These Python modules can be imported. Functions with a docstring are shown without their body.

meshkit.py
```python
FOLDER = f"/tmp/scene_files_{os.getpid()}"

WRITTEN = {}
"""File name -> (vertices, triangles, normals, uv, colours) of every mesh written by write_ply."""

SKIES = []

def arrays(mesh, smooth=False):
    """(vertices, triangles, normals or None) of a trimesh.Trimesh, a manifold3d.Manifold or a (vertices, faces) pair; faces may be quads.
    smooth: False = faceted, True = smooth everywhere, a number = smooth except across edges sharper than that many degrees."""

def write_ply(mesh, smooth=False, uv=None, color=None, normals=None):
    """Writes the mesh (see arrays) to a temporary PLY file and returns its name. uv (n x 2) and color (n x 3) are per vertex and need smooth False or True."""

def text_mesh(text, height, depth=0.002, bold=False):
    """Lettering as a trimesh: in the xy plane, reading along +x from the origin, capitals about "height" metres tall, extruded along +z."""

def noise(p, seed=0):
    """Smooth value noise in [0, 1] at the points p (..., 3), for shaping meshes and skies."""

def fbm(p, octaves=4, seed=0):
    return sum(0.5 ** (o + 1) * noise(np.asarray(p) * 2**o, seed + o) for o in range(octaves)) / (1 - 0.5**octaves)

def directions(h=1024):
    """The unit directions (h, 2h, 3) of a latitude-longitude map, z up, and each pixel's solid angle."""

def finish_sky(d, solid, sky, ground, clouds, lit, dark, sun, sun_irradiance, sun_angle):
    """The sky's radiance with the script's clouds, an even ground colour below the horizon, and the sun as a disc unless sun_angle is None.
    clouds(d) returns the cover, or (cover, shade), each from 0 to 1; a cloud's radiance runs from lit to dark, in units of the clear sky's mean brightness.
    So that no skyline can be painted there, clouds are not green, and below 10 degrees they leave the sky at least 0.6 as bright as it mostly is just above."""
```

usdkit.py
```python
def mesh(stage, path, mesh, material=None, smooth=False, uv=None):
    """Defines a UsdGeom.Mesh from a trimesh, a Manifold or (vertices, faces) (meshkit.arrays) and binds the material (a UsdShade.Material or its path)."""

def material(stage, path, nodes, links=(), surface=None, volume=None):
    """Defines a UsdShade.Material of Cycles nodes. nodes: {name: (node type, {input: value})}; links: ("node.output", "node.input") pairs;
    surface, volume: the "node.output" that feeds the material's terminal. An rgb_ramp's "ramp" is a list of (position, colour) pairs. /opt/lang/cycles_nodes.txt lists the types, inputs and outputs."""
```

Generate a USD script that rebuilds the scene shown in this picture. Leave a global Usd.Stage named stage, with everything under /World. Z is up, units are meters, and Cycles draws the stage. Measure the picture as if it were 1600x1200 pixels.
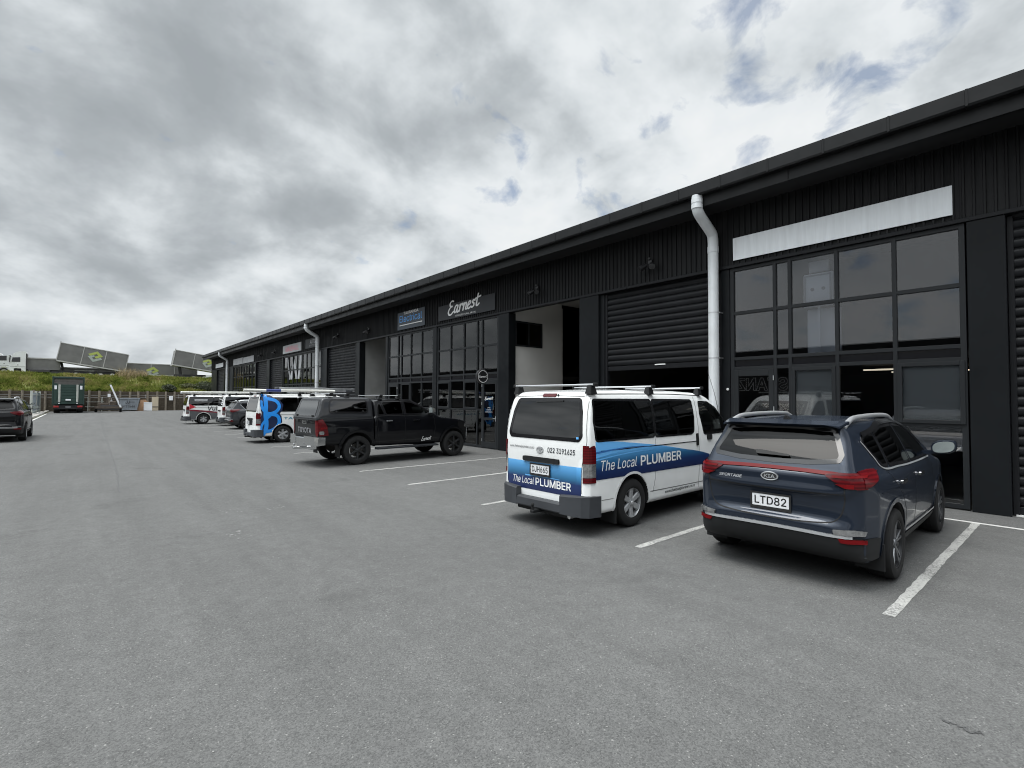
import math, random
import numpy as np
import trimesh
import shapely
from shapely import affinity
from shapely.geometry import Polygon, LineString, Point, box as sbox
from scipy.ndimage import map_coordinates
from scipy.spatial import ConvexHull
import meshkit
import usdkit
from pxr import Gf, Sdf, Usd, UsdGeom, UsdLux, UsdShade, Vt

random.seed(7)
RNG = np.random.default_rng(7)
stage = Usd.Stage.CreateInMemory()
UsdGeom.SetStageUpAxis(stage, UsdGeom.Tokens.z)
UsdGeom.Xform.Define(stage, '/World')
UsdGeom.Scope.Define(stage, '/World/Looks')

# ------------------------------------------------------------------ camera
EYE, YAW, PITCH, ROLL, FPX = (0.0, 0.0, 1.80), 0.7089, 0.0285, 0.0041, 777.9
cam = UsdGeom.Camera.Define(stage, '/World/camera')
cam.CreateHorizontalApertureAttr(36.0)
cam.CreateVerticalApertureAttr(27.0)
cam.CreateFocalLengthAttr(36.0 * FPX / 1600.0)
cam.CreateClippingRangeAttr(Gf.Vec2f(0.05, 5000.0))
cam.CreateExposureAttr(0.35)
_f = np.array([math.sin(YAW) * math.cos(PITCH), math.cos(YAW) * math.cos(PITCH), math.sin(PITCH)])
_r = np.array([math.cos(YAW), -math.sin(YAW), 0.0])
_u = np.cross(_r, _f)
_r, _u = math.cos(ROLL) * _r + math.sin(ROLL) * _u, -math.sin(ROLL) * _r + math.cos(ROLL) * _u
_m = Gf.Matrix4d(1.0)
for _i, _v in enumerate((_r, _u, -_f)):
    _m.SetRow(_i, Gf.Vec4d(*map(float, _v), 0.0))
_m.SetRow(3, Gf.Vec4d(*EYE, 1.0))
cam.AddTransformOp().Set(_m)

# ------------------------------------------------------------------ sky and sun
SUN_AZ, SUN_EL = math.radians(-60.0), math.radians(72.0)      # azimuth measured from +Y towards +X
SKY_STRENGTH = 0.092


# dome: single-scattering sky with broken cloud mixed over it
dome = UsdLux.DomeLight.Define(stage, '/World/sky')
dome.GetPrim().SetCustomDataByKey('kind', 'structure')
sun_dir = (math.sin(SUN_AZ) * math.cos(SUN_EL), math.cos(SUN_AZ) * math.cos(SUN_EL), math.sin(SUN_EL))
DK = (-0.16, 0.84, 0.52)       # middle of the thick grey cloud mass
nodes = {
    'tc': ('texture_coordinate', {}),
    'sep': ('separate_xyz', {}),
    'zc': ('math', {'math_type': 'maximum', 'value2': 0.0}),
    'zd': ('math', {'math_type': 'add', 'value2': 0.50}),
    'px': ('math', {'math_type': 'divide'}),
    'py': ('math', {'math_type': 'divide'}),
    'pl': ('combine_xyz', {'z': 0.0}),
    'off': ('mapping', {'location': (1.2, 18.56, 0.0)}),
    'big': ('noise_texture', {'dimensions': '3D', 'scale': 2.0, 'detail': 3.0, 'roughness': 0.5, 'distortion': 0.2}),
    'mid': ('noise_texture', {'dimensions': '3D', 'scale': 4.4, 'detail': 10.0, 'roughness': 0.55, 'distortion': 0.15}),
    'hole': ('noise_texture', {'dimensions': '3D', 'scale': 8.5, 'detail': 7.0, 'roughness': 0.55, 'distortion': 0.3}),
    'bigw': ('math', {'math_type': 'multiply', 'value2': 0.45}),
    'sum': ('math', {'math_type': 'multiply_add', 'value2': 0.60}),
    'sx': ('math', {'math_type': 'multiply', 'value2': DK[0]}),
    'sy': ('math', {'math_type': 'multiply_add', 'value2': DK[1]}),
    'sz': ('math', {'math_type': 'multiply_add', 'value2': DK[2]}),
    'bias': ('map_range', {'from_min': 0.45, 'from_max': 0.97, 'to_min': 0.100, 'to_max': -0.060, 'clamp': True}),
    'hor': ('map_range', {'from_min': 0.0, 'from_max': 0.34, 'to_min': 0.075, 'to_max': 0.0, 'clamp': True}),
    'tot0': ('math', {'math_type': 'add'}),
    'tot': ('math', {'math_type': 'add'}),
    'ramp': ('rgb_ramp', {'ramp': [(0.0, (2.85, 3.12, 3.30)), (0.36, (3.1, 3.38, 3.58)), (0.44, (3.65, 3.96, 4.18)), (0.50, (4.5, 4.84, 5.06)),
                                   (0.56, (5.75, 6.12, 6.34)), (0.63, (6.9, 7.22, 7.40)), (0.72, (7.5, 7.68, 7.75)), (1.0, (8.0, 8.08, 8.1))]}),
    'hsum': ('math', {'math_type': 'multiply_add', 'value2': 0.8}),
    'cover': ('map_range', {'from_min': 0.62, 'from_max': 0.75, 'to_min': 1.0, 'to_max': 0.35, 'clamp': True}),
    'sky': ('sky_texture', {'sky_type': 'single_scattering', 'sun_disc': False, 'sun_elevation': SUN_EL, 'sun_rotation': SUN_AZ, 'altitude': 50.0}),
    'mix': ('mix', {'mix_type': 'mix'}),
    # the veiled sun: the cloud sheet brightens around it
    'gx': ('math', {'math_type': 'multiply', 'value2': sun_dir[0]}),
    'gy': ('math', {'math_type': 'multiply_add', 'value2': sun_dir[1]}),
    'gz': ('math', {'math_type': 'multiply_add', 'value2': sun_dir[2]}),
    'glow': ('map_range', {'range_type': 'smoothstep', 'from_min': 0.62, 'from_max': 1.0, 'to_min': 1.0, 'to_max': 5.5, 'clamp': True}),
    'gc': ('combine_color', {'color_type': 'rgb'}),
    'gm': ('mix', {'mix_type': 'multiply', 'fac': 1.0}),
    'bg': ('background_shader', {'strength': SKY_STRENGTH}),
}
links = [
    ('tc.generated', 'sep.vector'), ('sep.z', 'zc.value1'), ('zc.value', 'zd.value1'),
    ('sep.x', 'px.value1'), ('zd.value', 'px.value2'), ('sep.y', 'py.value1'), ('zd.value', 'py.value2'),
    ('px.value', 'pl.x'), ('py.value', 'pl.y'), ('pl.vector', 'off.vector'),
    ('off.vector', 'big.vector'), ('off.vector', 'mid.vector'), ('off.vector', 'hole.vector'),
    ('big.fac', 'bigw.value1'), ('mid.fac', 'sum.value1'), ('bigw.value', 'sum.value3'),
    ('sep.x', 'sx.value1'), ('sep.y', 'sy.value1'), ('sx.value', 'sy.value3'), ('sep.z', 'sz.value1'), ('sy.value', 'sz.value3'),
    ('sz.value', 'bias.value'), ('bias.result', 'tot0.value1'), ('zc.value', 'hor.value'), ('hor.result', 'tot0.value2'), ('tot0.value', 'tot.value1'), ('sum.value', 'tot.value2'), ('tot.value', 'ramp.fac'),
    ('bias.result', 'hsum.value1'), ('hole.fac', 'hsum.value3'), ('hsum.value', 'cover.value'),
    ('sky.color', 'mix.color1'), ('ramp.color', 'mix.color2'), ('cover.result', 'mix.fac'), ('sep.x', 'gx.value1'), ('sep.y', 'gy.value1'), ('gx.value', 'gy.value3'), ('sep.z', 'gz.value1'), ('gy.value', 'gz.value3'), ('gz.value', 'glow.value'),
    ('glow.result', 'gc.r'), ('glow.result', 'gc.g'), ('glow.result', 'gc.b'), ('mix.color', 'gm.color1'), ('gc.color', 'gm.color2'), ('gm.color', 'bg.color'),
]
sky_mat = usdkit.material(stage, '/World/Looks/cloudy_sky', nodes, links, surface='bg.background')
UsdShade.MaterialBindingAPI.Apply(dome.GetPrim()).Bind(sky_mat)

sun = UsdLux.DistantLight.Define(stage, '/World/sun')
sun.CreateIntensityAttr(0.40)
sun.CreateAngleAttr(30.0)
sun.CreateColorAttr(Gf.Vec3f(1.0, 0.96, 0.90))
sun.CreateNormalizeAttr(True)
_z = np.array(sun_dir)
_x = np.cross([0, 0, 1.0], _z); _x /= np.linalg.norm(_x)
_y = np.cross(_z, _x)
_m = Gf.Matrix4d(1.0)
for _i, _v in enumerate((_x, _y, _z)):
    _m.SetRow(_i, Gf.Vec4d(*map(float, _v), 0.0))
sun.AddTransformOp().Set(_m)

# ------------------------------------------------------------------ helpers
COUNT, ORIGIN = {}, {'/World': np.zeros(3)}
LOOK = {}


def numbered(parent, name):
    k = (parent, name)
    n = COUNT.get(k, 0)
    COUNT[k] = n + 1
    return name if n == 0 else f'{name}_{n:03d}'


def tag(prim, label=None, cat=None, group=None, kind=None):
    p = prim.GetPrim() if hasattr(prim, 'GetPrim') else prim
    for k, v in (('label', label), ('category', cat), ('group', group), ('kind', kind)):
        if v:
            p.SetCustomDataByKey(k, v)
    return p


def path_of(parent):
    return parent if isinstance(parent, str) else str(parent.GetPath())


def thing(name, label=None, cat=None, loc=(0, 0, 0), rotz=0.0, group=None, kind=None, parent='/World'):
    """An Xform at the base of a thing (or of a part with pieces); children are given relative to it."""
    path = path_of(parent) + '/' + numbered(path_of(parent), name)
    x = UsdGeom.Xform.Define(stage, path)
    x.AddTranslateOp().Set(Gf.Vec3d(*map(float, loc)))
    if rotz:
        x.AddRotateZOp().Set(float(rotz))
    tag(x, label, cat, group, kind)
    return path


def obj(name, mesh, mat, parent='/World', smooth=30, label=None, cat=None, group=None, kind=None):
    pp = path_of(parent)
    path = pp + '/' + numbered(pp, name)
    m = usdkit.mesh(stage, path, mesh, LOOK[mat] if isinstance(mat, str) else mat, smooth=smooth)
    tag(m, label, cat, group, kind)
    return path


class MB:
    """Collects primitives into one mesh."""
    def __init__(s, off=(0, 0, 0)):
        s.v, s.f, s.n, s.off = [], [], 0, np.array(off, float)

    def add(s, v, f):
        v = np.asarray(v, float); f = np.asarray(f, int)
        if f.shape[1] == 4:
            f = np.vstack([f[:, [0, 1, 2]], f[:, [0, 2, 3]]])
        s.v.append(v - s.off); s.f.append(f + s.n); s.n += len(v)
        return s

    def tm(s, m):
        return s.add(m.vertices, m.faces)

    def box(s, x0, x1, y0, y1, z0, z1, c=0.0):
        x0, x1 = min(x0, x1), max(x0, x1); y0, y1 = min(y0, y1), max(y0, y1); z0, z1 = min(z0, z1), max(z0, z1)
        c = min(c, (x1 - x0) * .45, (y1 - y0) * .45, (z1 - z0) * .45)
        if c <= 0:
            v = np.array([[x, y, z] for x in (x0, x1) for y in (y0, y1) for z in (z0, z1)])
            f = [[0, 1, 3, 2], [4, 6, 7, 5], [0, 4, 5, 1], [2, 3, 7, 6], [0, 2, 6, 4], [1, 5, 7, 3]]
            return s.add(v, f)
        P = []
        for a, b, d in ((0, c, c), (c, 0, c), (c, c, 0)):
            for x in (x0 + a, x1 - a):
                for y in (y0 + b, y1 - b):
                    for z in (z0 + d, z1 - d):
                        P.append((x, y, z))
        return s.hull(P)

    def hull(s, P):
        P = np.asarray(P, float)
        h = ConvexHull(P)
        f = h.simplices.copy()
        nrm = np.cross(P[f[:, 1]] - P[f[:, 0]], P[f[:, 2]] - P[f[:, 0]])
        bad = (nrm * h.equations[:, :3]).sum(1) < 0
        f[bad] = f[bad][:, ::-1]
        return s.add(P, f)

    def obox(s, centre, size, rot, c=0.0):
        """Box of the given size turned by a 3x3 matrix."""
        b = MB(); a = np.array(size) / 2
        b.box(-a[0], a[0], -a[1], a[1], -a[2], a[2], c)
        v, f = b.arr()
        return s.add(v @ np.asarray(rot).T + centre, f)

    def tube(s, pts, r, n=10, caps=True):
        pts = np.asarray(pts, float)
        r = np.full(len(pts), r) if np.ndim(r) == 0 else np.asarray(r)
        t = np.gradient(pts, axis=0); t /= np.maximum(np.linalg.norm(t, axis=1, keepdims=True), 1e-9)
        ref = np.array([0, 0, 1.0]) if abs(t[0][2]) < 0.9 else np.array([1.0, 0, 0])
        a = np.cross(ref, t[0]); a /= np.linalg.norm(a)
        V = []
        for i in range(len(pts)):
            a = a - t[i] * (a @ t[i]); a /= np.linalg.norm(a)
            b = np.cross(t[i], a)
            w = np.linspace(0, 2 * np.pi, n, endpoint=False)
            V.append(pts[i] + r[i] * (np.cos(w)[:, None] * a + np.sin(w)[:, None] * b))
        V = np.vstack(V); F = []
        for i in range(len(pts) - 1):
            for j in range(n):
                k = (j + 1) % n
                F.append([i * n + j, i * n + k, (i + 1) * n + k, (i + 1) * n + j])
        s.add(V, F)
        if caps:
            m = len(pts) - 1
            c = np.vstack([V[:n], V[m * n:], pts[:1], pts[-1:]])
            s.add(c, [[(j + 1) % n, j, 2 * n] for j in range(n)] + [[n + j, n + (j + 1) % n, 2 * n + 1] for j in range(n)])
        return s

    def cyl(s, p0, p1, r, n=16, r1=None):
        return s.tube([p0, p1], [r, r if r1 is None else r1], n)

    def prism(s, poly, axis, a0, a1):
        """Shapely polygon extruded along an axis from a0 to a1; its two coordinates are the other axes in order."""
        for g in getattr(poly, 'geoms', [poly]):
            m = trimesh.creation.extrude_polygon(g, a1 - a0, engine='earcut')
            v = np.array(m.vertices); v[:, 2] += a0
            f = np.array(m.faces)
            if axis == 0:
                v = v[:, [2, 0, 1]]
            elif axis == 1:
                v = v[:, [0, 2, 1]]; f = f[:, ::-1]
            s.add(v, f)
        return s

    def lathe(s, prof, centre, axis, n=32):
        """prof: (radius, along) pairs, closed or open, turned about the axis (0, 1 or 2) through the centre."""
        prof = np.asarray(prof, float); w = np.linspace(0, 2 * np.pi, n, endpoint=False)
        R, A = prof[:, 0], prof[:, 1]
        V = np.zeros((len(prof), n, 3))
        o = [k for k in range(3) if k != axis]
        V[..., axis] = A[:, None]; V[..., o[0]] = R[:, None] * np.cos(w); V[..., o[1]] = R[:, None] * np.sin(w)
        F = []
        for i in range(len(prof) - 1):
            for j in range(n):
                k = (j + 1) % n
                q = [i * n + j, (i + 1) * n + j, (i + 1) * n + k, i * n + k]
                F.append(q if axis == 1 else q[::-1])
        return s.add(V.reshape(-1, 3) + np.asarray(centre, float), F)

    def arr(s):
        return np.vstack(s.v), np.vstack(s.f)

    def put(s, name, mat, parent='/World', **k):
        return obj(name, s.arr(), mat, parent, **k)


def text2d(text, height, slant=0.0, bold=False, squeeze=1.0, spacing=None):
    """Triangles (v (n,2), f) of lettering; starts at x = 0, baseline y = 0. Returns also the width."""
    m = meshkit.text_mesh(text, height, depth=0.01, bold=bold)
    v, f = np.array(m.vertices), np.array(m.faces)
    top = (v[f][:, :, 2] > 0.005).all(1)
    f = f[top]
    ids, inv = np.unique(f.ravel(), return_inverse=True)
    v2 = v[ids][:, :2].copy(); f2 = inv.reshape(-1, 3)
    v2[:, 0] -= v2[:, 0].min()
    v2[:, 0] = v2[:, 0] * squeeze + slant * v2[:, 1]
    return v2, f2, v2[:, 0].max()


def fit_text(text, width, height, slant=0.0, bold=False):
    v, f, w = text2d(text, height, 0.0, bold)
    v[:, 0] *= (width - abs(slant) * height) / w
    v[:, 0] += slant * v[:, 1]
    return v, f, width


def poly2d(p):
    V, F, n = [], [], 0
    for g in getattr(p, 'geoms', [p]):
        if g.is_empty or g.geom_type != 'Polygon':
            continue
        v, f = trimesh.creation.triangulate_polygon(g, engine='earcut')
        a = np.cross(np.c_[v[f[:, 1]] - v[f[:, 0]], np.zeros(len(f))], np.c_[v[f[:, 2]] - v[f[:, 0]], np.zeros(len(f))])[:, 2]
        f = np.where((a < 0)[:, None], f[:, ::-1], f)
        V.append(v); F.append(f + n); n += len(v)
    return np.vstack(V), np.vstack(F)


def flat(v, f, origin, ux, uy, n, off=0.0):
    """2-D triangles laid into space."""
    v = np.asarray(v)
    P = np.asarray(origin, float) + v[:, :1] * np.asarray(ux, float) + v[:, 1:2] * np.asarray(uy, float) + off * np.asarray(n, float)
    nn = np.cross(ux, uy)
    return P, (f if np.dot(nn, n) > 0 else np.asarray(f)[:, ::-1])


def strokes(lines, w):
    """Pen strokes: smooth curves through points, as a shapely shape."""
    out = []
    for L in lines:
        ww = w
        if isinstance(L[0], (int, float)):
            ww, L = L[0], L[1]
        P = np.asarray(L, float)
        out.append(LineString(cr_open(P, 8)).buffer(ww / 2, quad_segs=4))
    return shapely.union_all(out)


def cr_open(P, k=8):
    P = np.asarray(P, float)
    if len(P) < 3:
        return P
    Q = np.vstack([2 * P[0] - P[1], P, 2 * P[-1] - P[-2]])
    out = []
    for i in range(1, len(Q) - 2):
        t = np.linspace(0, 1, k, endpoint=False)[:, None]
        a, b, c, d = Q[i - 1], Q[i], Q[i + 1], Q[i + 2]
        out.append(0.5 * (2 * b + (c - a) * t + (2 * a - 5 * b + 4 * c - d) * t ** 2 + (3 * b - a - 3 * c + d) * t ** 3))
    out.append(P[-1:])
    return np.vstack(out)


def rnd(poly, r):
    """Rounds a polygon's corners."""
    return poly.buffer(-r, quad_segs=6).buffer(2 * r, quad_segs=6).buffer(-r, quad_segs=6)


# ------------------------------------------------------------------ materials
def mat(name, color, rough=0.5, metal=0.0, coat=0.0, spec=0.5, vary=0.0, scale=4.0, color2=None, bump=0.0, bscale=60.0, rvary=0.0, detail=5.0, stretch=(1, 1, 1), emis=None, coat_rough=0.03):
    """Principled material; vary: noise-driven tone changes; color2: the second tone; bump: fine relief."""
    n = {'p': ('principled_bsdf', {'base_color': color, 'roughness': rough, 'metallic': metal, 'coat_weight': coat, 'coat_roughness': coat_rough, 'specular_ior_level': spec})}
    L = []
    if vary or bump or rvary:
        n['tc'] = ('texture_coordinate', {})
        n['map'] = ('mapping', {'scale': stretch})
        L.append(('tc.object', 'map.vector'))
    if vary:
        c2 = color2 if color2 is not None else tuple(c * (1 - vary) for c in color)
        n['nz'] = ('noise_texture', {'scale': scale, 'detail': detail, 'roughness': 0.6})
        n['rp'] = ('rgb_ramp', {'ramp': [(0.32, c2), (0.68, color)]})
        L += [('map.vector', 'nz.vector'), ('nz.fac', 'rp.fac'), ('rp.color', 'p.base_color')]
    if rvary:
        n['rn'] = ('noise_texture', {'scale': scale * 1.7, 'detail': 4.0, 'roughness': 0.6})
        n['rr'] = ('map_range', {'from_min': 0.3, 'from_max': 0.7, 'to_min': max(rough - rvary, 0.0), 'to_max': rough + rvary, 'clamp': True})
        L += [('map.vector', 'rn.vector'), ('rn.fac', 'rr.value'), ('rr.result', 'p.roughness')]
    if bump:
        n['bn'] = ('noise_texture', {'scale': bscale, 'detail': 3.0, 'roughness': 0.6})
        n['bp'] = ('bump', {'strength': 1.0, 'distance': bump})
        L += [('map.vector', 'bn.vector'), ('bn.fac', 'bp.height'), ('bp.normal', 'p.normal')]
    if emis:
        n['p'][1]['emission_color'] = emis[0]; n['p'][1]['emission_strength'] = emis[1]
    LOOK[name] = usdkit.material(stage, '/World/Looks/' + name, n, L, surface='p.BSDF')


def glass(name, tint, ior=1.5, rough=0.0):
    """Thin pane: mirror-like by angle, tinted see-through otherwise."""
    n = {'fr': ('fresnel', {'IOR': ior}), 't': ('transparent_bsdf', {'color': tint}), 'g': ('glossy_bsdf', {'color': (1, 1, 1), 'roughness': rough}), 'm': ('mix_closure', {})}
    LOOK[name] = usdkit.material(stage, '/World/Looks/' + name, n, [('fr.fac', 'm.fac'), ('t.BSDF', 'm.closure1'), ('g.BSDF', 'm.closure2')], surface='m.closure')


mat('black_cladding', (0.010, 0.0105, 0.0115), 0.45, spec=.13, vary=0.5, color2=(0.018, 0.0182, 0.0185), stretch=(1, 4, .25), scale=1.5, rvary=0.12)
mat('black_panel', (0.010, 0.0112, 0.0125), 0.36, spec=.14, vary=0.25, scale=0.7, rvary=0.10)
mat('black_trim', (0.011, 0.0115, 0.013), 0.40, spec=.18, vary=0.2, scale=2.0)
mat('gutter_metal', (0.013, 0.0137, 0.0143), 0.40, spec=.2, vary=0.3, scale=2.0, rvary=0.1)
mat('soffit', (0.010, 0.010, 0.011), 0.7)
mat('roller_door', (0.011, 0.0115, 0.013), 0.42, spec=.2, vary=0.3, scale=2.5, rvary=0.1)
mat('frame_alu', (0.014, 0.0155, 0.017), 0.42, spec=.25)
mat('pvc_white', (0.62, 0.64, 0.65), 0.45, vary=0.12, scale=2.5, bump=0.0006, bscale=30)
mat('sign_white', (0.80, 0.83, 0.85), 0.55, vary=0.14, scale=2.2, stretch=(1, 5, 0.5), detail=8)
mat('sign_grey', (0.030, 0.032, 0.035), 0.5, spec=.25)
mat('sign_blue_grey', (0.045, 0.055, 0.068), 0.5)
mat('white_print', (0.74, 0.74, 0.73), 0.55)
mat('blue_print', (0.10, 0.36, 0.78), 0.5)
mat('pink_print', (0.62, 0.22, 0.27), 0.5)
mat('grey_print', (0.30, 0.30, 0.31), 0.5)
mat('pale_sign', (0.42, 0.43, 0.44), 0.5, vary=0.15, scale=2)
mat('inner_brown', (0.30, 0.27, 0.22), 0.8, vary=.3, scale=2)
mat('inner_wall', (0.66, 0.645, 0.61), 0.8, vary=0.1, scale=1.2)
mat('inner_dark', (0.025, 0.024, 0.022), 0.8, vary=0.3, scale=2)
mat('inner_ceiling', (0.30, 0.29, 0.27), 0.85)
mat('concrete_floor', (0.22, 0.22, 0.21), 0.6, vary=0.3, scale=1.5)
mat('precast_wall', (0.30, 0.30, 0.29), 0.8, vary=0.25, scale=1.0, bump=0.001)
mat('blind_grey', (0.30, 0.305, 0.33), 0.7)
mat('timber_stair', (0.42, 0.36, 0.28), 0.7)
mat('aluminium', (0.55, 0.56, 0.57), 0.38, metal=0.85, vary=0.2, scale=6)
mat('lamp_black', (0.012, 0.012, 0.013), 0.4)
mat('tube_light', (0.8, 0.8, 0.8), 0.5, emis=((1.0, 0.86, 0.62), 0.9))
mat('white_board', (0.78, 0.80, 0.82), 0.6)
glass('tinted_pane', (0.78, 0.80, 0.83), 1.68)
glass('clear_pane', (0.82, 0.84, 0.84), 1.5)
mat('black_spandrel', (0.006, 0.006, 0.007), 0.08)
# ------------------------------------------------------------------ ground, yard, markings
def grid_sheet(xs, ys, zf):
    X, Y = np.meshgrid(xs, ys, indexing='ij')
    V = np.stack([X, Y, zf(X, Y)], -1).reshape(-1, 3)
    n, m = len(xs), len(ys)
    i, j = np.meshgrid(np.arange(n - 1), np.arange(m - 1), indexing='ij')
    a = (i * m + j).ravel()
    return V, np.stack([a, a + m, a + m + 1, a + 1], 1)


LOOK['dry_earth'] = usdkit.material(stage, '/World/Looks/dry_earth', {
    'tc': ('texture_coordinate', {}), 'n': ('noise_texture', {'scale': 0.35, 'detail': 6.0}),
    'r': ('rgb_ramp', {'ramp': [(0.35, (0.10, 0.10, 0.05)), (0.65, (0.16, 0.15, 0.09))]}), 'p': ('principled_bsdf', {'roughness': 0.95})},
    [('tc.object', 'n.vector'), ('n.fac', 'r.fac'), ('r.color', 'p.base_color')], surface='p.BSDF')

# asphalt: stone grain, broad tone patches, pale scuffs, faint roller streaks along the yard
LOOK['asphalt'] = usdkit.material(stage, '/World/Looks/asphalt', {
    'tc': ('texture_coordinate', {}),
    'cell': ('voronoi_texture', {'scale': 125.0, 'feature': 'f1'}), 'cs': ('separate_color', {'color_type': 'rgb'}),
    'cr': ('rgb_ramp', {'ramp': [(0.0, (0.078, 0.0787, 0.0775)), (0.30, (0.103, 0.1037, 0.1022)), (0.70, (0.124, 0.1248, 0.1225)), (0.978, (0.140, 0.1405, 0.1375)), (0.992, (0.18, 0.18, 0.174)), (1.0, (0.25, 0.25, 0.24))]}),
    'fine': ('noise_texture', {'scale': 210.0, 'detail': 2.0, 'roughness': 0.6}), 'fr': ('map_range', {'from_min': 0.3, 'from_max': 0.7, 'to_min': 0.82, 'to_max': 1.18, 'clamp': True}),
    'mott': ('noise_texture', {'scale': 5.5, 'detail': 6.0, 'roughness': 0.7}), 'mr': ('map_range', {'from_min': 0.3, 'from_max': 0.7, 'to_min': 0.90, 'to_max': 1.10, 'clamp': True}),
    'patch': ('noise_texture', {'scale': 0.33, 'detail': 7.0, 'roughness': 0.62, 'distortion': 0.4}),
    'pr': ('map_range', {'from_min': 0.3, 'from_max': 0.7, 'to_min': 0.93, 'to_max': 1.07, 'clamp': True}),
    'sm': ('mapping', {'scale': (1.9, 0.14, 1.0), 'rotation': (0.0, 0.0, 0.06)}),
    'streak': ('noise_texture', {'scale': 1.0, 'detail': 7.0, 'roughness': 0.65, 'distortion': 0.3}),
    'sr': ('map_range', {'from_min': 0.30, 'from_max': 0.60, 'to_min': 0.88, 'to_max': 1.03, 'clamp': True}),
    'stain': ('noise_texture', {'scale': 0.75, 'detail': 5.0, 'roughness': 0.6, 'distortion': 0.5}), 'str': ('map_range', {'from_min': 0.60, 'from_max': 0.72, 'to_min': 1.0, 'to_max': 0.80, 'clamp': True}), 'mul4': ('math', {'math_type': 'multiply'}),
    'mul': ('math', {'math_type': 'multiply'}), 'mul2': ('math', {'math_type': 'multiply'}), 'mul3': ('math', {'math_type': 'multiply'}),
    'tone': ('mix', {'mix_type': 'multiply', 'fac': 1.0}),
    'cmb': ('combine_color', {'color_type': 'rgb'}),
    'bmp': ('bump', {'strength': 0.4, 'distance': 0.001}),
    'p': ('principled_bsdf', {'roughness': 0.88, 'specular_ior_level': 0.2}),
}, [('tc.object', 'cell.vector'), ('cell.color', 'cs.color'), ('cs.r', 'cr.fac'), ('tc.object', 'fine.vector'), ('fine.fac', 'fr.value'), ('tc.object', 'mott.vector'), ('mott.fac', 'mr.value'),
    ('tc.object', 'patch.vector'), ('patch.fac', 'pr.value'), ('tc.object', 'sm.vector'), ('sm.vector', 'streak.vector'), ('streak.fac', 'sr.value'),
    ('pr.result', 'mul.value1'), ('sr.result', 'mul.value2'), ('fr.result', 'mul2.value1'), ('mr.result', 'mul2.value2'), ('mul.value', 'mul3.value1'), ('mul2.value', 'mul3.value2'),
    ('tc.object', 'stain.vector'), ('stain.fac', 'str.value'), ('mul3.value', 'mul4.value1'), ('str.result', 'mul4.value2'), ('mul4.value', 'cmb.r'), ('mul4.value', 'cmb.g'), ('mul4.value', 'cmb.b'),
    ('cr.color', 'tone.color1'), ('cmb.color', 'tone.color2'), ('tone.color', 'p.base_color'), ('cell.distance', 'bmp.height'), ('bmp.normal', 'p.normal')], surface='p.BSDF')

# worn road paint: the aggregate shows through
LOOK['worn_paint'] = usdkit.material(stage, '/World/Looks/worn_paint', {
    'tc': ('texture_coordinate', {}), 'n': ('noise_texture', {'scale': 42.0, 'detail': 5.0, 'roughness': 0.75}), 'n2': ('noise_texture', {'scale': 2.3, 'detail': 4.0}),
    'a': ('math', {'math_type': 'multiply_add', 'value2': 0.5}), 'r': ('rgb_ramp', {'ramp': [(0.60, (0.13, 0.13, 0.127)), (0.74, (0.36, 0.36, 0.345)), (1.0, (0.50, 0.50, 0.475))]}),
    'p': ('principled_bsdf', {'roughness': 0.8})},
    [('tc.object', 'n.vector'), ('tc.object', 'n2.vector'), ('n2.fac', 'a.value1'), ('n.fac', 'a.value3'), ('a.value', 'r.fac'), ('r.color', 'p.base_color')], surface='p.BSDF')
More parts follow.
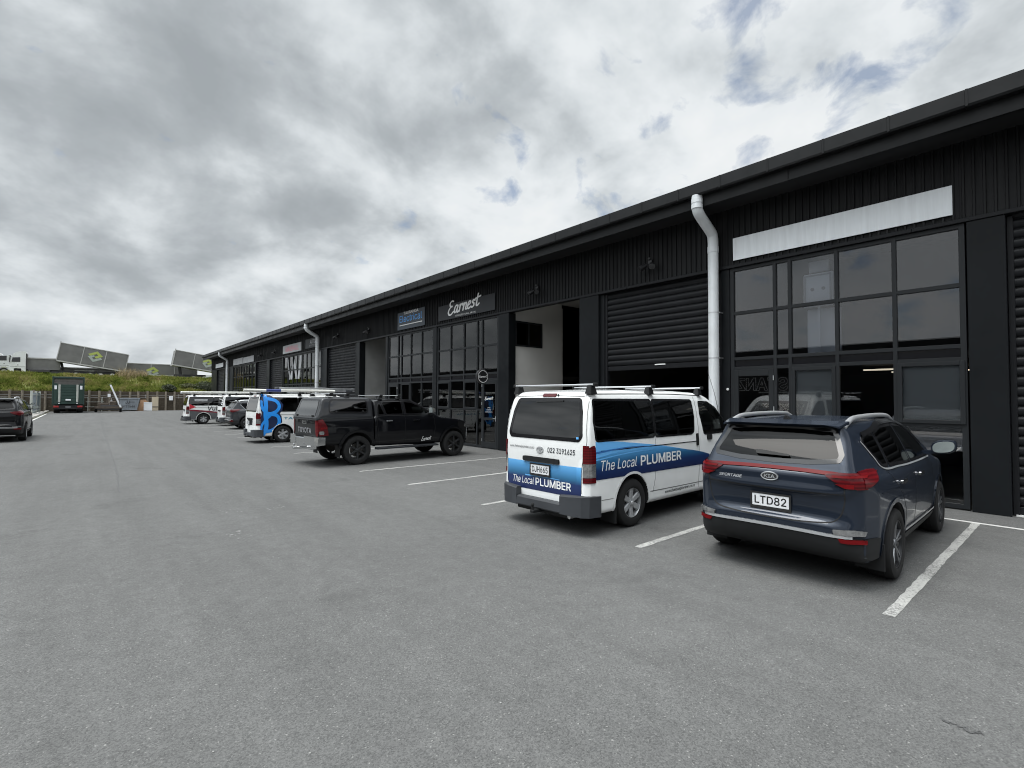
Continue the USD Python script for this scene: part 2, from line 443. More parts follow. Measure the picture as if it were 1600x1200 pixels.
mat('kerb_concrete', (0.42, 0.41, 0.38), 0.85, vary=0.3, scale=1.5, bump=0.001)
mat('fresh_paint', (0.62, 0.62, 0.60), 0.75, vary=0.2, scale=8)
mat('scuff_white', (0.34, 0.34, 0.33), 0.85, vary=0.4, scale=20)
mat('oil_dark', (0.085, 0.085, 0.085), 0.7, vary=0.3, scale=6)

obj('ground', grid_sheet(np.linspace(-700, 700, 3), np.linspace(-700, 700, 3), lambda x, y: 0 * x - 0.012), 'dry_earth', kind='structure', smooth=False)
yard = thing('asphalt_yard', kind='structure')
obj('asphalt_surface', grid_sheet(np.linspace(-3.05, 26, 20), np.linspace(-30, 80.0, 60), lambda x, y: 0 * x), 'asphalt', yard, smooth=False)
obj('neighbouring_asphalt', grid_sheet(np.linspace(-34, -4.4, 10), np.linspace(-30, 80.0, 40), lambda x, y: 0 * x), 'asphalt', yard, smooth=False)


def strip(x0, x1, y0, y1, z=0.004):
    return np.array([[x0, y0, z], [x1, y0, z], [x1, y1, z], [x0, y1, z]]), np.array([[0, 1, 2, 3]])


BAYS = [-1.36, 1.14, 3.62, 6.73, 9.26, 11.66, 14.2, 16.7, 19.3, 21.9, 24.5, 27.1, 29.7, 33.6, 36.8, 41.0]
for y in BAYS:
    n = 40
    t = np.linspace(5.12, 9.90, n)
    e = 0.045 + 0.004 * RNG.standard_normal(n)
    e2 = 0.045 + 0.004 * RNG.standard_normal(n)
    V = np.vstack([np.c_[t, y - e, np.full(n, 0.004)], np.c_[t, y + e2, np.full(n, 0.004)]])
    F = [[i, i + 1, n + i + 1, n + i] for i in range(n - 1)]
    obj('bay_line', (V, np.array(F)), 'worn_paint', yard, smooth=False)
obj('bay_head_line', strip(9.90, 9.985, -8.0, 6.4), 'fresh_paint', yard, smooth=False)

# kerb between the two yards, with its painted strip
kb = MB()
for k in range(26):
    y = 20 + k * 2.4
    kb.box(-3.45, -3.15, y, y + 2.385, -0.05, 0.13, 0.02)
kb.put('kerb', 'kerb_concrete', yard)
obj('verge_slab', (np.array([[-4.4, -30, .03], [-3.45, -30, .03], [-3.45, 80, .03], [-4.4, 80, .03]]), np.array([[0, 1, 2, 3]])), 'kerb_concrete', yard, smooth=False)
obj('edge_line', strip(-3.0, -2.88, 30, 70), 'fresh_paint', yard, smooth=False)

# scuffs, drips and stains with a shape of their own
def blot(x, y, r, seed, ax=1.0, z=0.004):
    g = np.random.default_rng(seed); w = np.linspace(0, 2 * np.pi, 22, endpoint=False)
    rr = r * (0.55 + 0.75 * g.random(22))
    V = np.c_[x + ax * rr * np.cos(w), y + rr * np.sin(w), np.full(22, z)]
    return np.vstack([V, [[x, y, z]]]), [[i, (i + 1) % 22, 22] for i in range(22)]


sc = MB()
MARKS = [(1.565, 7.33), (1.73, 8.86), (2.4, 8.72)]
for k in range(40):
    cx, cy = [MARKS[0], MARKS[0], MARKS[1], MARKS[2]][k % 4]
    sc.add(*blot(cx + RNG.normal(0, .07), cy + RNG.normal(0, .10), 0.004 + 0.009 * RNG.random(), k, 1.3))
for k in range(150):
    sc.add(*blot(RNG.uniform(-1.5, 8), RNG.uniform(1.2, 22), 0.003 + 0.004 * RNG.random(), 200 + k))
sc.put('paint_drips', 'scuff_white', yard, smooth=False, kind='stuff')

LOOK['crack_dark'] = LOOK['oil_dark']
ck = MB()
def crack(P, w, seed):
    P = cr_open(np.array(P, float), 10); g = np.random.default_rng(seed)
    P = P + g.normal(0, .012, P.shape)
    q = LineString(P).buffer(w / 2)
    v, f = poly2d(q); ck.add(np.c_[v, np.full(len(v), .004)], f)
crack([(3.69, 0.59), (3.70, .52), (3.685, .47), (3.71, .42)], .006, 2)
crack([(1.09, 71), (1.0, 50), (0.75, 30), (0.66, 18), (0.55, 12)], .018, 4)
ck.put('crack', 'crack_dark', yard, smooth=False)

# ------------------------------------------------------------------ the long black building
FX = 10.88
BO = np.array([FX, 31.0, 0.0])
bld = thing('warehouse_building', 'long black metal clad industrial building with roller doors and tall dark windows', 'building', BO)
Y0, Y1 = -4.0, 65.4


def B(): return MB(BO)


# cladding sheets: ribs every 128 mm
def rib_sheet(y0, y1, x, z0, z1, pitch=0.128, rib=0.046, depth=0.030):
    prof = []
    k0 = math.floor(y0 / pitch); y = y0
    prof.append((y0, 0.0))
    k = k0
    while True:
        a = k * pitch + 0.02
        for yy, d in ((a, 0), (a + .010, depth), (a + rib - .010, depth), (a + rib, 0)):
            if y0 < yy < y1:
                prof.append((yy, d))
        k += 1
        if k * pitch > y1:
            break
    prof.append((y1, prof[-1][1] if prof[-1][1] == 0 else 0.0))
    prof = sorted(prof)
    V = np.array([[x - d, yy, z] for yy, d in prof for z in (z0, z1)])
    n = len(prof)
    F = [[2 * i, 2 * i + 1, 2 * i + 3, 2 * i + 2] for i in range(n - 1)]
    return V, np.array(F)[:, ::-1]


y = Y0
while y < Y1 - 0.01:
    y2 = min(y + 0.768, Y1)
    v, f = rib_sheet(y, y2 - 0.002, 10.915 - 0.0015 * (int(y * 10) % 2), 4.79, 6.12)
    obj('cladding_sheet', (v - BO, f), 'black_cladding', bld, smooth=False)
    y = y2
# flashing under the cladding
y = Y0
while y < Y1 - 0.01:
    y2 = min(y + 6.0, Y1)
    B().box(10.858, 11.06, y, y2 - 0.004, 4.715, 4.785, 0.006).put('flashing', 'black_trim', bld)
    y = y2
# gutter in lengths with joint straps, fascia behind and below, soffit, roof
GP = Polygon([(9.93, 6.46), (9.93, 6.23), (9.955, 6.20), (10.075, 6.20), (10.075, 6.46), (10.055, 6.46), (10.055, 6.225), (9.965, 6.225), (9.95, 6.24), (9.95, 6.44), (9.97, 6.44), (9.97, 6.46)])
y = Y0 + 0.38
k = 0
while y < Y1:
    y2 = min(y + 0.957, Y1 + .1)
    mb = B(); mb.prism(GP, 1, y, y2 - 0.003)
    mb.box(9.922, 9.934, y2 - 0.035, y2 - 0.005, 6.205, 6.462)
    mb.put('gutter_length', 'gutter_metal', bld)
    y = y2
y = Y0
while y < Y1:
    y2 = min(y + 7.7, Y1 + .1)
    B().box(10.085, 10.12, y, y2 - .004, 5.985, 6.40, .006).box(10.0851, 10.16, y, y2 - .004, 5.975, 5.995).put('fascia_length', 'gutter_metal', bld)
    B().box(10.125, 10.93, y, y2 - .002, 6.06, 6.09).put('soffit_sheet', 'soffit', bld)
    y = y2
B().box(10.12, 10.9, Y0, Y1 + .09, 6.40, 6.43).hull([(10.0, Y0, 6.44), (10.0, Y1 + .1, 6.44), (10.0, Y0, 6.475), (10.0, Y1 + .1, 6.475), (26.2, Y0, 7.6), (26.2, Y1 + .1, 7.6), (26.2, Y0, 7.65), (26.2, Y1 + .1, 7.65)]).put('roof', 'gutter_metal', bld)
# shell: rear wall, end walls, floor
B().box(26.0, 26.2, Y0, Y1, 0, 7.59).put('rear_wall', 'precast_wall', bld)
B().hull([(10.93, Y1 - .01, 0), (10.93, Y1 - .25, 0), (10.93, Y1 - .01, 6.3), (10.93, Y1 - .25, 6.3), (25.99, Y1 - .01, 0), (25.99, Y1 - .25, 0), (25.99, Y1 - .01, 7.4), (25.99, Y1 - .25, 7.4)]).put('end_wall', 'black_cladding', bld, smooth=False)
B().hull([(10.93, Y0 + .01, 0), (10.93, Y0 + .25, 0), (10.93, Y0 + .01, 6.3), (10.93, Y0 + .25, 6.3), (25.99, Y0 + .01, 0), (25.99, Y0 + .25, 0), (25.99, Y0 + .01, 7.4), (25.99, Y0 + .25, 7.4)]).put('end_wall', 'black_cladding', bld, smooth=False)
B().box(10.96, 25.99, Y0 + .26, Y1 - .26, -0.02, 0.006).put('floor', 'concrete_floor', bld)


def party(y, mat_='inner_wall', x1=25.9):
    B().box(11.15, x1, y - .06, y + .06, 0.006, 6.2).put('party_wall', mat_, bld)


# columns (smooth black panels between the openings)
def column(y0, y1, x0=10.88, x1=11.20, z1=4.712):
    B().box(x0, x1, y0, y1, 0.0, z1, 0.006).put('column', 'black_panel', bld)


for a, b in ((0.84, 1.295), (8.98, 9.69), (12.87, 13.42), (17.44, 17.70), (21.78, 21.99), (24.97, 25.47), (29.62, 30.62), (38.3, 38.5), (41.75, 42.5), (45.8, 46.1), (54.35, 55.9), (56.05, 56.5), (58.2, 58.65), (62.2, 65.14)):
    column(a, b)
# strip behind each downpipe
column(5.25, 5.44, 10.90)


def roller(y0, y1, zbot, near):
    """A roller door: guide channels, curtain of slats, bottom bar with handle; the slats stand one by one on the near doors."""
    d = thing('roller_door', parent=bld, loc=(0, 0, 0))
    B().box(10.99, 11.12, y0, y0 + .075, 0.0, 4.70, .006).put('guide_channel', 'black_trim', d); B().box(10.99, 11.12, y1 - .075, y1, 0.0, 4.70, .006).put('guide_channel', 'black_trim', d)
    pitch = 0.155
    z = zbot + 0.125
    allm = B()
    X = 11.055
    while z < 4.70:
        zz = z + np.array([0.0, 0.006, 0.018, 0.050, 0.085, 0.118, 0.142, 0.150, 0.1545])
        xx = X - np.array([0.0, 0.002, 0.022, 0.042, 0.048, 0.042, 0.022, 0.002, 0.0])
        V = np.array([[x, yy, q] for x, q in zip(xx, zz) for yy in (y0 + .05, y1 - .05)])
        F = np.array([[2 * i, 2 * i + 1, 2 * i + 3, 2 * i + 2] for i in range(len(zz) - 1)])
        if near:
            m = B(); m.add(V, F); obj('slat', m.arr(), 'roller_door', d, smooth=40)
        else:
            allm.add(V, F)
        z += pitch
    if not near:
        allm.put('slat', 'roller_door', d, smooth=40, kind='stuff')
    bb = B(); bb.box(11.02, 11.075, y0 + .06, y1 - .06, zbot, zbot + .12, .008); bb.put('bottom_bar', 'black_trim', d)
    B().box(11.08, 11.5, y0, y1, 4.2, 4.70).put('drum_box', 'lamp_black', d)
    return d


rd = roller(-3.6, 0.835, 0.03, True)
B().box(10.97, 11.12, -3.5, .80, 0.003, 0.03).put('threshold', 'white_print', rd)
rd = roller(5.45, 8.83, 2.56, True)
B().box(11.005, 11.02, 6.95, 7.25, 2.655, 2.685, .004).put('handle', 'white_print', rd)
roller(25.5, 29.6, 0.03, False)
roller(38.52, 41.73, 0.03, False)
roller(42.52, 45.78, 0.03, False)
roller(58.67, 62.15, 0.03, False)
for a, b in ((8.832, 8.978),):
    column(a, b, 10.96)


# tall window units: a door bay, a narrow light, three wide bays; two rows above a black band, one row of lights below it
def window_unit(yd, ys, sash=(True, False, True), near=True, blind=True, text_door=None, interior=True):
    """yd: the jamb at the door side; ys: the far jamb."""
    sgn = 1 if ys > yd else -1
    wdt = abs(ys - yd); s = wdt / 3.88
    vs = [0.0, 0.93, 1.22, 2.05, 2.94, 3.88]
    vs = [yd + sgn * v * s for v in vs]
    u = thing('window_wall', parent=bld)
    X0, X1, XG = 10.915, 10.995, 10.955
    zs = [0.02, 2.475, 2.70, 3.70, 4.70]
    tw = 0.032
    fr = B()
    for i, v in enumerate(vs):
        w = tw * (1.25 if i in (0, 5) else 1.0)
        a, b = (v, v + sgn * 2 * w) if i == 0 else ((v - sgn * 2 * w, v) if i == 5 else (v - w, v + w))
        fr.box(X0, X1, a, b, 0.02, 4.712, .004)
    lo, hi = min(yd, ys), max(yd, ys)
    for z, w in ((4.675, .037), (3.70, .036), (2.69, .034), (2.475, .034)):
        fr.box(X0 + .004, X1, lo + .06, hi - .06, z - w, z + w, .004)
    fr.put('frame', 'frame_alu', u, smooth=False)
    lowr = B()
    a, b = min(vs[1], vs[5]), max(vs[1], vs[5])
    lowr.box(X0 + .004, X1, a, b, 1.345, 1.405, .004); lowr.box(X0 + .004, X1, a, b, 0.02, .10, .004)
    lowr.put('sill_rail', 'frame_alu', u, smooth=False)
    for i in range(5):
        a, b = sorted((vs[i], vs[i + 1])); a += .028; b -= .028
        for z0, z1, m_ in ((3.73, 4.64, 'tinted_pane'), (2.72, 3.67, 'tinted_pane')):
            B().box(XG, XG + .008, a, b, z0, z1).put('pane', m_, u, smooth=False)
        B().box(XG, XG + .01, a, b, 2.50, 2.66).put('spandrel_panel', 'black_spandrel', u, smooth=False)
        if i == 0:
            continue
        B().box(XG, XG + .008, a, b, 0.09, 1.35).put('pane', 'tinted_pane', u, smooth=False)
        if i >= 2 and sash[i - 2]:
            f = B(); x0 = X0 - .022
            f.box(x0, XG, a, a + .065, 1.40, 2.445, .004).box(x0, XG, b - .065, b, 1.40, 2.445, .004)
            f.box(x0, XG, a + .0651, b - .0651, 1.40, 1.465, .004).box(x0, XG, a + .0651, b - .0651, 2.38, 2.445, .004)
            s_ = f.put('sash', 'frame_alu', u, smooth=False)
            B().box(XG - .03, XG - .024, a + .06, b - .06, 1.46, 2.385).put('pane', 'clear_pane' if blind else 'tinted_pane', u, smooth=False)
            if blind:
                B().box(XG + .03, XG + .036, a + .02, b - .02, 1.42, 2.44).put('blind', 'blind_grey', u, smooth=False)
        else:
            B().box(XG, XG + .008, a, b, 1.40, 2.445).put('pane', 'tinted_pane', u, smooth=False)
    # the glazed door leaf
    a, b = sorted((vs[0] + sgn * .07, vs[1] - sgn * .03))
    f = B(); x0, x1 = 10.905, 10.965
    f.box(x0, x1, a, a + .10, .03, 2.44, .004).box(x0, x1, b - .10, b, .03, 2.44, .004)
    f.box(x0, x1, a + .1001, b - .1001, .03, .24, .004).box(x0, x1, a + .1001, b - .1001, 2.30, 2.44, .004).box(x0, x1, a + .1001, b - .1001, 1.02, 1.10, .004)
    dr = f.put('door', 'frame_alu', u, smooth=False)
    B().box(10.93, 10.938, a + .095, b - .095, .23, 1.03).box(10.93, 10.938, a + .095, b - .095, 1.09, 2.31).put('door_pane', 'tinted_pane', u, smooth=False)
    hx = a + .05 if sgn > 0 else b - .05
    hx = b - .05 if sgn < 0 else a + .05
    h = B(); h.box(10.89, 10.906, hx - .018, hx + .018, .98, 1.16, .004); h.cyl((10.875, hx, 1.08), (10.875, hx + sgn * .12, 1.08), .011, 8); h.cyl((10.905, hx, 1.08), (10.872, hx, 1.08), .012, 8)
    h.put('door_handle', 'aluminium', u)
    hg = B()
    hy = vs[1] - sgn * .03
    for z in (2.25, 1.6, .3):
        hg.cyl((10.90, hy, z - .05), (10.90, hy, z + .05), .012, 8)
    hg.put('hinge', 'aluminium', u)
    if interior:
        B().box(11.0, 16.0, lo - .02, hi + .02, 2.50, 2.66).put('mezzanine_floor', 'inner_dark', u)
    return u, vs


w1, v1 = window_unit(5.24, 1.32)
w2, v2 = window_unit(13.46, 17.43)
w3, v3 = window_unit(21.77, 17.72, sash=(True, False, False))
w4, v4 = window_unit(30.64, 34.18, sash=(False, False, False))
w5, v5 = window_unit(38.28, 34.22, sash=(False, False, False))
w6, v6 = window_unit(46.12, 50.30, sash=(True, False, True))
w7, v7 = window_unit(54.32, 50.34, sash=(True, False, False))
# rooms behind the glass
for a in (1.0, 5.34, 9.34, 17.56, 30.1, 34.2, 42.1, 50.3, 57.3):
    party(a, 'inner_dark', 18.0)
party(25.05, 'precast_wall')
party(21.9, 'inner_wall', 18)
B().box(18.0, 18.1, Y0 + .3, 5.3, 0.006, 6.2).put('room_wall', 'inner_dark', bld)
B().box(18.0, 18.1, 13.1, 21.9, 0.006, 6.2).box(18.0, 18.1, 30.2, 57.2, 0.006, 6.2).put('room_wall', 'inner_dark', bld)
# ceiling tubes behind the lower panes of the near unit
for (x0, y0, y1) in ((12.3, 2.0, 3.1), (13.6, 1.5, 2.9)):
    B().box(x0, x0 + .05, y0, y1, 2.40, 2.43).put('ceiling_tube', 'tube_light', w1)
# pale board with a plain square frame behind the upper pane
bd = thing('display_board', 'white framed board with two round knobs behind an upper window pane', 'board', (11.12, 3.55, 2.72))
MB().box(0, .05, -.27, .27, .95, 1.62, .02).box(.05, .07, -.02, .02, 0.0, 1.0).put('board', 'white_board', bd)
fb = MB(); fb.box(-.03, 0, -.24, -.215, .98, 1.59).box(-.03, 0, .215, .24, .98, 1.59).box(-.03, 0, -.214, .214, 1.565, 1.59).box(-.03, 0, -.214, .214, .98, 1.005); fb.put('raised_frame', 'pale_sign', bd)
for yy in (-.1, .1):
    m = MB(); m.lathe([(0, -.03), (.028, -.025), (.036, 0)], (0, yy, 1.30), 0, 14); m.put('knob', 'grey_print', bd)
MB().box(.06, .12, -.18, .18, 1.65, 1.88, .01).put('upper_box', 'pale_sign', bd)
MB().box(.2, .3, -.33, .27, 0.0, .93, .02).put('lower_panel', 'white_board', bd)

# the open bay between the roller door and the second window unit: party wall with an office window, stair at the back
B().box(11.21, 13.54, 12.93, 13.03, 0.006, 5.6).put('office_wall', 'inner_wall', bld)
ow = B(); ow.box(11.22, 12.50, 12.895, 12.929, 3.60, 3.66).box(11.22, 12.50, 12.895, 12.929, 4.42, 4.48).box(11.22, 11.28, 12.895, 12.929, 3.661, 4.419).box(12.44, 12.50, 12.895, 12.929, 3.661, 4.419).box(11.83, 11.88, 12.895, 12.929, 3.661, 4.419)
owp = ow.put('office_window_frame', 'frame_alu', bld, smooth=False)
B().box(11.28, 12.44, 12.915, 12.92, 3.66, 4.42).put('office_pane', 'tinted_pane', bld, smooth=False)
B().box(14.9, 15.0, 9.4, 12.9, 3.0, 5.29).put('stairwell_upper_wall', 'inner_brown', bld)
B().box(14.9, 15.02, 9.4, 12.9, 0.006, 2.995).put('stairwell_lower_wall', 'inner_wall', bld)
B().box(13.6, 13.7, 13.03, 17.4, 0.006, 5.2).put('office_return_wall', 'inner_wall', bld)
B().box(11.25, 15.0, 9.4, 12.9, 5.3, 5.36).put('bay_ceiling', 'inner_ceiling', bld)
st = B()
for k in range(13):
    st.box(13.9, 14.88, 12.9 - k * .25, 12.9 - k * .25 + .28, 0.30 + k * .19, 0.34 + k * .19)
st.put('stair_tread', 'timber_stair', bld)
ss = B(); ss.hull([(13.86, 12.95, .05), (13.86, 9.6, 2.6), (13.86, 12.95, .40), (13.86, 9.6, 2.95), (13.90, 12.95, .05), (13.90, 9.6, 2.6), (13.90, 12.95, .40), (13.90, 9.6, 2.95)])
ss.tube([(13.88, 12.9, 1.25), (13.88, 9.7, 3.7)], .022, 8)
for k in range(7):
    yy = 12.9 - k * .5
    ss.cyl((13.88, yy, .3 + k * .38), (13.88, yy, 1.25 + k * .38), .014, 6)
ss.put('stair_stringer', 'inner_wall', bld)
# second open bay: grey party wall, plain head
B().box(11.21, 17, 21.995, 22.06, 0.006, 6.0).put('bay_side_wall', 'precast_wall', bld)
B().box(16.9, 17.0, 22.0, 25.0, 0.006, 6.0).put('bay_back_wall', 'inner_dark', bld)
B().box(11.22, 16.9, 22.0, 24.96, 5.2, 5.26).put('bay_ceiling', 'inner_ceiling', bld)
B().box(11.4, 11.45, 56.45, 58.25, 0.006, 4.7).put('far_door', 'roller_door', bld)

# downpipes, part of the building
def downpipe(y, near):
    p = thing('downpipe', parent=bld)
    path = cr_open([(10.03, y, 6.22), (10.03, y, 6.02), (10.06, y, 5.90), (10.20, y, 5.79), (10.55, y, 5.60), (10.68, y, 5.51), (10.72, y, 5.36), (10.72, y, 5.15)], 6)
    m = B(); m.tube(np.vstack([path, [(10.72, y, 4.2), (10.72, y, 0.0)]]), .112, 24); m.put('pipe', 'pvc_white', p)
    for z in (6.10, 5.98):
        c = B(); c.lathe([(.112, z - .05), (.121, z - .045), (.121, z + .045), (.112, z + .05)], (10.03, y, 0), 2, 24); c.put('socket', 'pvc_white', p)
    c = B(); c.lathe([(.112, 5.10), (.121, 5.105), (.121, 5.24), (.112, 5.245)], (10.72, y, 0), 2, 24)
    c.put('socket', 'pvc_white', p)
    for z in (3.74, 2.72, 1.2):
        k = B(); k.lathe([(.112, z - .012), (.117, z - .012), (.117, z + .012), (.112, z + .012)], (10.72, y, 0), 2, 24)
        k.box(10.74, 10.90, y - .135, y - .115, z - .012, z + .012)
        k.put('pipe_clip', 'aluminium', p)


for y in (5.53, 30.78, 56.2):
    downpipe(y, y < 10)

# twin floodlights above the doors
def floodlight(y, z, label):
    t = thing('floodlight', label, 'lamp', (10.885, y, z), group='twin floodlights on the cladding')
    MB().box(-.05, 0.0, -.06, .06, -.09, .09, .01).put('back_plate', 'lamp_black', t)
    for s in (-1, 1):
        h = MB(); d = np.array([-.12, s * .09, -.10]); p0 = np.array([-.05, s * .05, .0])
        h.cyl(p0, p0 + d * .4, .018, 8); h.cyl(p0 + d * .4, p0 + d * 1.5, .055, 14, .075)
        h.put('lamp_head', 'lamp_black', t)
    s_ = MB(); s_.box(-.09, -.05, -.035, .035, .095, .15, .01); s_.lathe([(0, -.02), (.03, 0), (0, .03)], (-.07, 0, .12), 0, 10); s_.put('sensor', 'lamp_black', t)


for y, z, w in ((7.27, 5.24, 'above the half raised roller door'), (11.45, 5.27, 'above the open bay with white inner wall'), (23.82, 5.22, 'above the open bay with a ladder inside'), (27.86, 5.33, 'above the closed roller door by the middle downpipe'),
                (40.1, 5.25, 'above the roller door beside the pink sign'), (44.1, 5.25, 'above the roller door beside two blank signs')):
    floodlight(y, z, 'black twin floodlight on dark cladding ' + w)


# signs
def board(name, label, y0, y1, z0, z1, m_, x=10.855, th=.02, cat='sign', mats=()):
    t = thing(name, label, cat, (x, (y0 + y1) / 2, (z0 + z1) / 2))
    w, h = (y1 - y0) / 2, (z1 - z0) / 2
    MB().box(0, th, -w, w, -h, h, .003).put('panel', m_, t, smooth=False)
    return t


def sign_text(t, text, width, height, yl, zb, m_, slant=0.0, bold=False, name='lettering', x=-.003):
    """Lettering on a board facing the yard; yl: local y of its left end as read from the yard (higher y)."""
    v, f, w = fit_text(text, width, height, slant, bold)
    obj(name, flat(v, f, (x, yl, zb), (0, -1, 0), (0, 0, 1), (-1, 0, 0)), m_, t, smooth=False)


b0 = board('sign_board', 'long blank white sign board on black cladding, streaked, above the near windows', 1.455, 5.14, 4.87, 5.367, 'sign_white')
b1 = board('sign_board', 'dark grey sign board with white script lettering above tall windows', 13.60, 17.27, 4.905, 5.50, 'sign_grey')
# white script word
SC = [
    [(.30, .93), (.14, .98), (.02, .82), (.10, .62), (.24, .58), (.08, .52), (-.04, .28), (.04, .04), (.22, .0), (.40, .16)],
    [(.74, .52), (.60, .56), (.50, .36), (.52, .10), (.64, .10), (.74, .36), (.76, .50), (.73, .20), (.78, .04), (.90, .12)],
    [(.94, .54), (.95, .30), (.93, .06)], [(.94, .32), (1.02, .50), (1.12, .54), (1.16, .44)],
    [(1.26, .54), (1.27, .30), (1.25, .06)], [(1.26, .32), (1.36, .50), (1.46, .50), (1.48, .30), (1.46, .10), (1.56, .06)],
    [(1.62, .26), (1.78, .36), (1.80, .50), (1.70, .54), (1.62, .38), (1.62, .14), (1.72, .04), (1.86, .14)],
    [(2.16, .48), (2.04, .54), (1.98, .42), (2.10, .28), (2.10, .12), (1.98, .06), (1.90, .12)],
    [(2.36, .86), (2.32, .40), (2.33, .12), (2.42, .06), (2.52, .16)], [(2.20, .58), (2.56, .66)],
]
SCRIPT = affinity.skew(strokes([(0.115, L) for L in SC], .115), xs=14, origin=(0, 0))


def script_sign(t, width, yl, zb, m_, x=-.003, tilt=5, name='lettering', fy=.62):
    g = affinity.rotate(SCRIPT, tilt, origin=(0, 0))
    a0, c0, a1, c1 = g.bounds
    g = affinity.scale(affinity.translate(g, -a0, -c0), width / (a1 - a0), fy * width / (a1 - a0), origin=(0, 0))
    v, f = poly2d(g)
    obj(name, flat(v, f, (x, yl, zb), (0, -1, 0), (0, 0, 1), (-1, 0, 0)), m_, t, smooth=False)


script_sign(b1, 2.2, 1.15, -.17, 'white_print', fy=.66)
sign_text(b1, 'ARCHITECTURAL METAL', 1.35, .06, .62, -.245, 'white_print')
b2 = board('sign_board', 'blue grey sign board with blue and white lettering above tall windows', 18.36, 20.77, 4.885, 5.67, 'sign_blue_grey')
sign_text(b2, 'Electrical', 1.98, .30, 1.0, -.06, 'blue_print')
sign_text(b2, 'TAURANGA', 1.30, .12, .62, .27, 'white_print', bold=True)
MB().box(-.004, -.001, -1.0, 1.0, -.215, -.18).put('underline', 'white_print', b2, smooth=False)
b3 = board('sign_board', 'pale sign board with pink lettering above windows with white stripes', 34.22, 38.25, 4.92, 5.50, 'pale_sign')
sign_text(b3, 'MARSHALL', 2.9, .33, 1.35, -.17, 'pink_print', bold=True)
b4 = board('sign_board', 'dark sign board with a small white word beside the middle downpipe', 31.15, 33.4, 4.95, 5.55, 'sign_grey')
sign_text(b4, 'AUTO', 1.0, .22, .25, -.02, 'pale_sign', bold=True)
sign_text(b4, 'ELECTRICAL', 1.3, .09, .4, -.18, 'grey_print')
b5 = board('sign_board', 'blank pale sign board above far windows, nearer of two', 46.5, 50.25, 4.85, 5.38, 'pale_sign')
b6 = board('sign_board', 'blank pale sign board above far windows, next to the far downpipe', 50.4, 54.2, 4.85, 5.42, 'pale_sign')
b7 = board('sign_board', 'small white sign board above the farthest roller door', 58.9, 62.7, 4.95, 5.38, 'sign_white')

# white stripes stuck in the far window unit, like two big slanting strokes
for (ya, yb) in ((37.7, 37.0), (36.2, 36.75), (36.3, 35.55), (34.7, 35.2)):
    g = Polygon([(ya, 4.62), (ya - .42, 4.62), (yb - .42, 3.05), (yb, 3.05)])
    v, f = poly2d(g)
    P = np.c_[np.full(len(v), 10.948), v]
    obj('window_stripe', (P - BO, f[:, ::-1]), 'pale_sign', bld, smooth=False)

# round sign hanging from the column, door lettering
rs = thing('round_sign', 'round black projecting sign with white ring beside the glass door', 'sign', (10.80, 13.82, 2.55))
MB().lathe([(0, .05), (.24, .05), (.26, .03), (.26, -.03), (.24, -.05), (0, -.05)], (-.32, 0, 0), 1, 32).put('disc', 'lamp_black', rs)
for s in (-1,):
    MB().lathe([(.195, -.052), (.195, -.055), (.215, -.055), (.215, -.052)], (-.32, 0, 0), 1, 32).put('ring', 'white_print', rs)
    g = affinity.rotate(SCRIPT, 4, origin=(0, 0)); a0, c0, a1, c1 = g.bounds
    g = affinity.scale(affinity.translate(g, -(a0 + a1) / 2, -(c0 + c1) / 2), .36 / (a1 - a0), .26 / (a1 - a0), origin=(0, 0)); v, f = poly2d(g)
    obj('lettering', flat(v, f, (-.32, -.056, 0), (1, 0, 0), (0, 0, 1), (0, -1, 0)), 'white_print', rs, smooth=False)
MB().box(-.30, .08, -.012, .012, .27, .295).put('bracket', 'lamp_black', rs)
dp = thing('door_print', 'white script and small lines printed on a dark glass door', 'door lettering', (10.924, 13.98, 1.4))
script_sign(dp, .50, .26, .32, 'white_print', 0.0, 6)
for k, w in enumerate((.16, .26, .40)):
    sign_text(dp, ('OPEN', 'WORKSHOP', 'ARCHITECTURAL METAL')[k], w, .035, w / 2 + .02, .04 - k * .075, 'white_print', x=0.0)

# alarm button on the strip by the downpipe
sp = thing('door_buzzer', 'small round pale door buzzer on black strip beside the near downpipe', 'buzzer', (10.895, 5.30, 2.02))
MB().lathe([(0, -.02), (.025, -.02), (.03, 0)], (0, 0, 0), 0, 14).put('button', 'white_print', sp)

# step ladder standing in the second open bay
ld = thing('step_ladder', 'white and grey step ladder standing in the open bay behind the black utility', 'ladder', (12.3, 24.2, 0.006), rotz=20)
for s in (-1, 1):
    m = MB(); m.hull([(s * .25 + a, y_, z) for a in (-.03, .03) for (y_, z) in ((-.35, 0), (-.30, 0), (0, 2.05), (.05, 2.05))]); m.put('front_rail', 'white_print', ld)
    m = MB(); m.hull([(s * .23 + a, y_, z) for a in (-.02, .02) for (y_, z) in ((.45, 0), (.41, 0), (.04, 2.0), (.08, 2.0))]); m.put('rear_rail', 'aluminium', ld)
for k in range(6):
    t = (k + 1) / 7
    MB().box(-.22, .22, -.33 + .33 * t - .04, -.33 + .33 * t + .05, 2.05 * t - .012, 2.05 * t + .012).put('tread', 'aluminium', ld)

